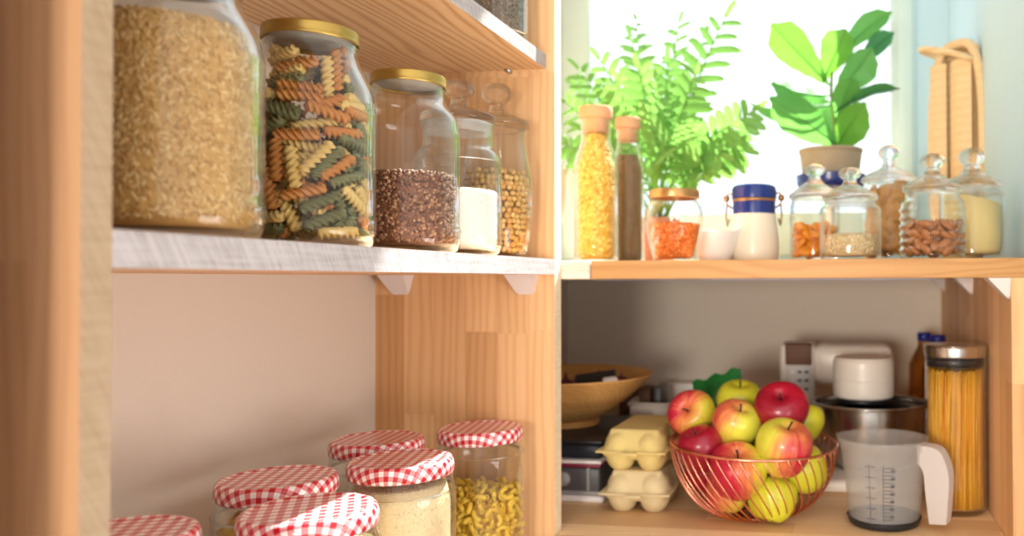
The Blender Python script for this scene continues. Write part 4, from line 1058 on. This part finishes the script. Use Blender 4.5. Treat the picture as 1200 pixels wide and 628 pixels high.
# spaghetti jar
sp=at(1120.3,600,1.19); SX,SY=sp.x,1.19
t=thing('storage_jar','tall glass jar of spaghetti with a steel lid beside the right upright','jar',(SX,SY,LR))
ZT=at(1124,403,1.19).z-LR; r=.0415
ring_glass(t,smooth_prof([(r*.9,.0006),(r*.98,.003),(r,.010),(r,.03),(r,ZT-.04),(r,ZT-.022),(r*1.0,ZT-.016)],5))
MB().lathe(smooth_prof([(r*.90,ZT-.018),(r*1.01,ZT-.0165),(r*1.03,ZT-.013),(r*1.03,ZT-.003),(r*.99,ZT-.0005),(.0005,ZT)],4),64).build('lid',M['steel'],t)
MB().lathe([(r*.88,ZT-.030),(r*.95,ZT-.030),(r*.95,ZT-.018),(r*.88,ZT-.018)],56).build('seal',M['dark'],t)
rr=random.Random(91); mb=MB()
for k in range(520):
    a=rr.uniform(0,2*pi); R=.0375*sqrt(rr.uniform(.55,1)); tw=rr.gauss(.10,.13); z1=ZT-.036+rr.uniform(-.006,.002)
    pts=[]
    for i in range(6):
        s=i/5; q=a+tw*s; rad=R*(1-.02*sin(pi*s)); pts.append((rad*cos(q),rad*sin(q),.0085+(z1-.0085)*s))
    mb.tube(pts,.00095,5)
mb.lathe([(.0005,.0085),(.028,.0085),(.028,ZT-.042),(.0005,ZT-.042)],24)
o=mb.build('spaghetti',grains('spaghetti_strand',[(0,srgb(226,140,24)),(.5,srgb(244,172,44)),(1,srgb(252,206,92))],.4)); o.location=(SX,SY,LR+EZ); tag(o,'bundle of golden spaghetti strands in the tall steel-lidded jar','spaghetti',kind='stuff')

# two oil bottles with blue caps
for i,(bx0,by0,Y) in enumerate([(1083,392,1.60),(1099,395,1.50)]):
    p=at(bx0,by0,Y); zt=p.z-LR+.004
    t=thing('oil_bottle',['oil bottle with blue cap behind the spaghetti jar, left of the pair','oil bottle with blue cap behind the spaghetti jar, right of the pair'][i],'bottle',(p.x,p.y,LR),0,'blue-capped oil bottles')
    MB().lathe(smooth_prof([(.024,.0004),(.028,.003),(.029,.012),(.029,zt-.075),(.026,zt-.055),(.014,zt-.030),(.0115,zt-.020),(.0115,zt-.012)],5),40,cap0=True,cap1=True).build('body',M['amber'],t)
    MB().lathe([(.0125,zt-.0155),(.0130,zt-.0150),(.0130,zt-.001),(.0120,zt),(.0005,zt)],32,cap0=True).build('cap',M['blue_cap'],t)

# ------------------------------------------------------------------ light and camera
ROOM,SIDE=1.5,.85
W=bpy.data.worlds.new('World'); bpy.context.scene.world=W; W.use_nodes=True
nt=W.node_tree; nt.nodes.clear()
def N(ty): return nt.nodes.new(ty)
tc=N('ShaderNodeTexCoord'); sx_=N('ShaderNodeSeparateXYZ'); nt.links.new(tc.outputs['Generated'],sx_.inputs[0])
el=N('ShaderNodeValToRGB'); e=el.color_ramp.elements; e[0].position=0.03; e[0].color=(.55,.72,1.0,1); e[1].position=.11; e[1].color=(.90,.96,1,1); nt.links.new(sx_.outputs[2],el.inputs[0])
b1=N('ShaderNodeBackground'); nt.links.new(el.outputs[0],b1.inputs[0]); b1.inputs[1].default_value=SKY=1.55
def mrange(a,b,c,d_):
    m=N('ShaderNodeMapRange'); nt.links.new(sx_.outputs[1],m.inputs['Value'])
    for k,v in zip(('From Min','From Max','To Min','To Max'),(a,b,c,d_)): m.inputs[k].default_value=v
    return m.outputs[0]
b2=N('ShaderNodeBackground'); b2.inputs[0].default_value=(1.0,.965,.93,1); nt.links.new(mrange(-.75,.05,ROOM,SIDE),b2.inputs[1])
mx=N('ShaderNodeMixShader'); nt.links.new(mrange(.30,.55,0,1),mx.inputs[0]); nt.links.new(b2.outputs[0],mx.inputs[1]); nt.links.new(b1.outputs[0],mx.inputs[2])
ow=N('ShaderNodeOutputWorld'); nt.links.new(mx.outputs[0],ow.inputs[0])
def light(name,ty,loc,rot=None,target=None,**kw):
    l=bpy.data.lights.new(name,ty); o=bpy.data.objects.new(name,l); COL.objects.link(o); o.location=(loc[0],loc[1],loc[2]+EZ)
    if target is not None: o.rotation_euler=(Vector(target)-Vector(loc)).to_track_quat('-Z','Y').to_euler()
    for k,v in kw.items(): setattr(l,k,v)
    return o
SD=Vector((-.25,-.8,-1.0))
light('sun','SUN',-SD*3,target=(0,0,0),energy=22.0,angle=.009,color=(1,.975,.93))
light('low_fill','AREA',(.62,.46,-.30),target=(-.5,.85,-.12),energy=4.6,shape='RECTANGLE',size=.55,size_y=.30,color=(1,.94,.88))  # added fill from the right for the left unit, no real window there
light('rear_fill','AREA',(-.33,-1.0,-.06),target=(-.05,1.2,-.16),energy=24,shape='RECTANGLE',size=.50,size_y=.30,color=(1,.93,.82))  # added fill behind the camera, brightens the lower right shelf

cd=bpy.data.cameras.new('Camera'); cam=bpy.data.objects.new('Camera',cd); COL.objects.link(cam)
cam.matrix_world=Matrix(((R2.x,U2.x,-FW.x,0),(R2.y,U2.y,-FW.y,0),(R2.z,U2.z,-FW.z,EZ),(0,0,0,1)))
cd.sensor_width=36; cd.lens=36*F/1200; cd.shift_x=(600-PX)/1200; cd.shift_y=0; cd.clip_start=.02
cd.dof.use_dof=True; cd.dof.focus_distance=.77; cd.dof.aperture_fstop=4.4
sc=bpy.context.scene; sc.camera=cam
sc.view_settings.view_transform='Standard'; sc.view_settings.look='None'; sc.view_settings.gamma=1; sc.view_settings.exposure=0.24; sc.view_settings.use_curve_mapping=False
sc.cycles.transparent_max_bounces=64; sc.cycles.max_bounces=14; sc.cycles.transmission_bounces=12; sc.cycles.use_denoising=True
sc.cycles.sample_clamp_indirect=6
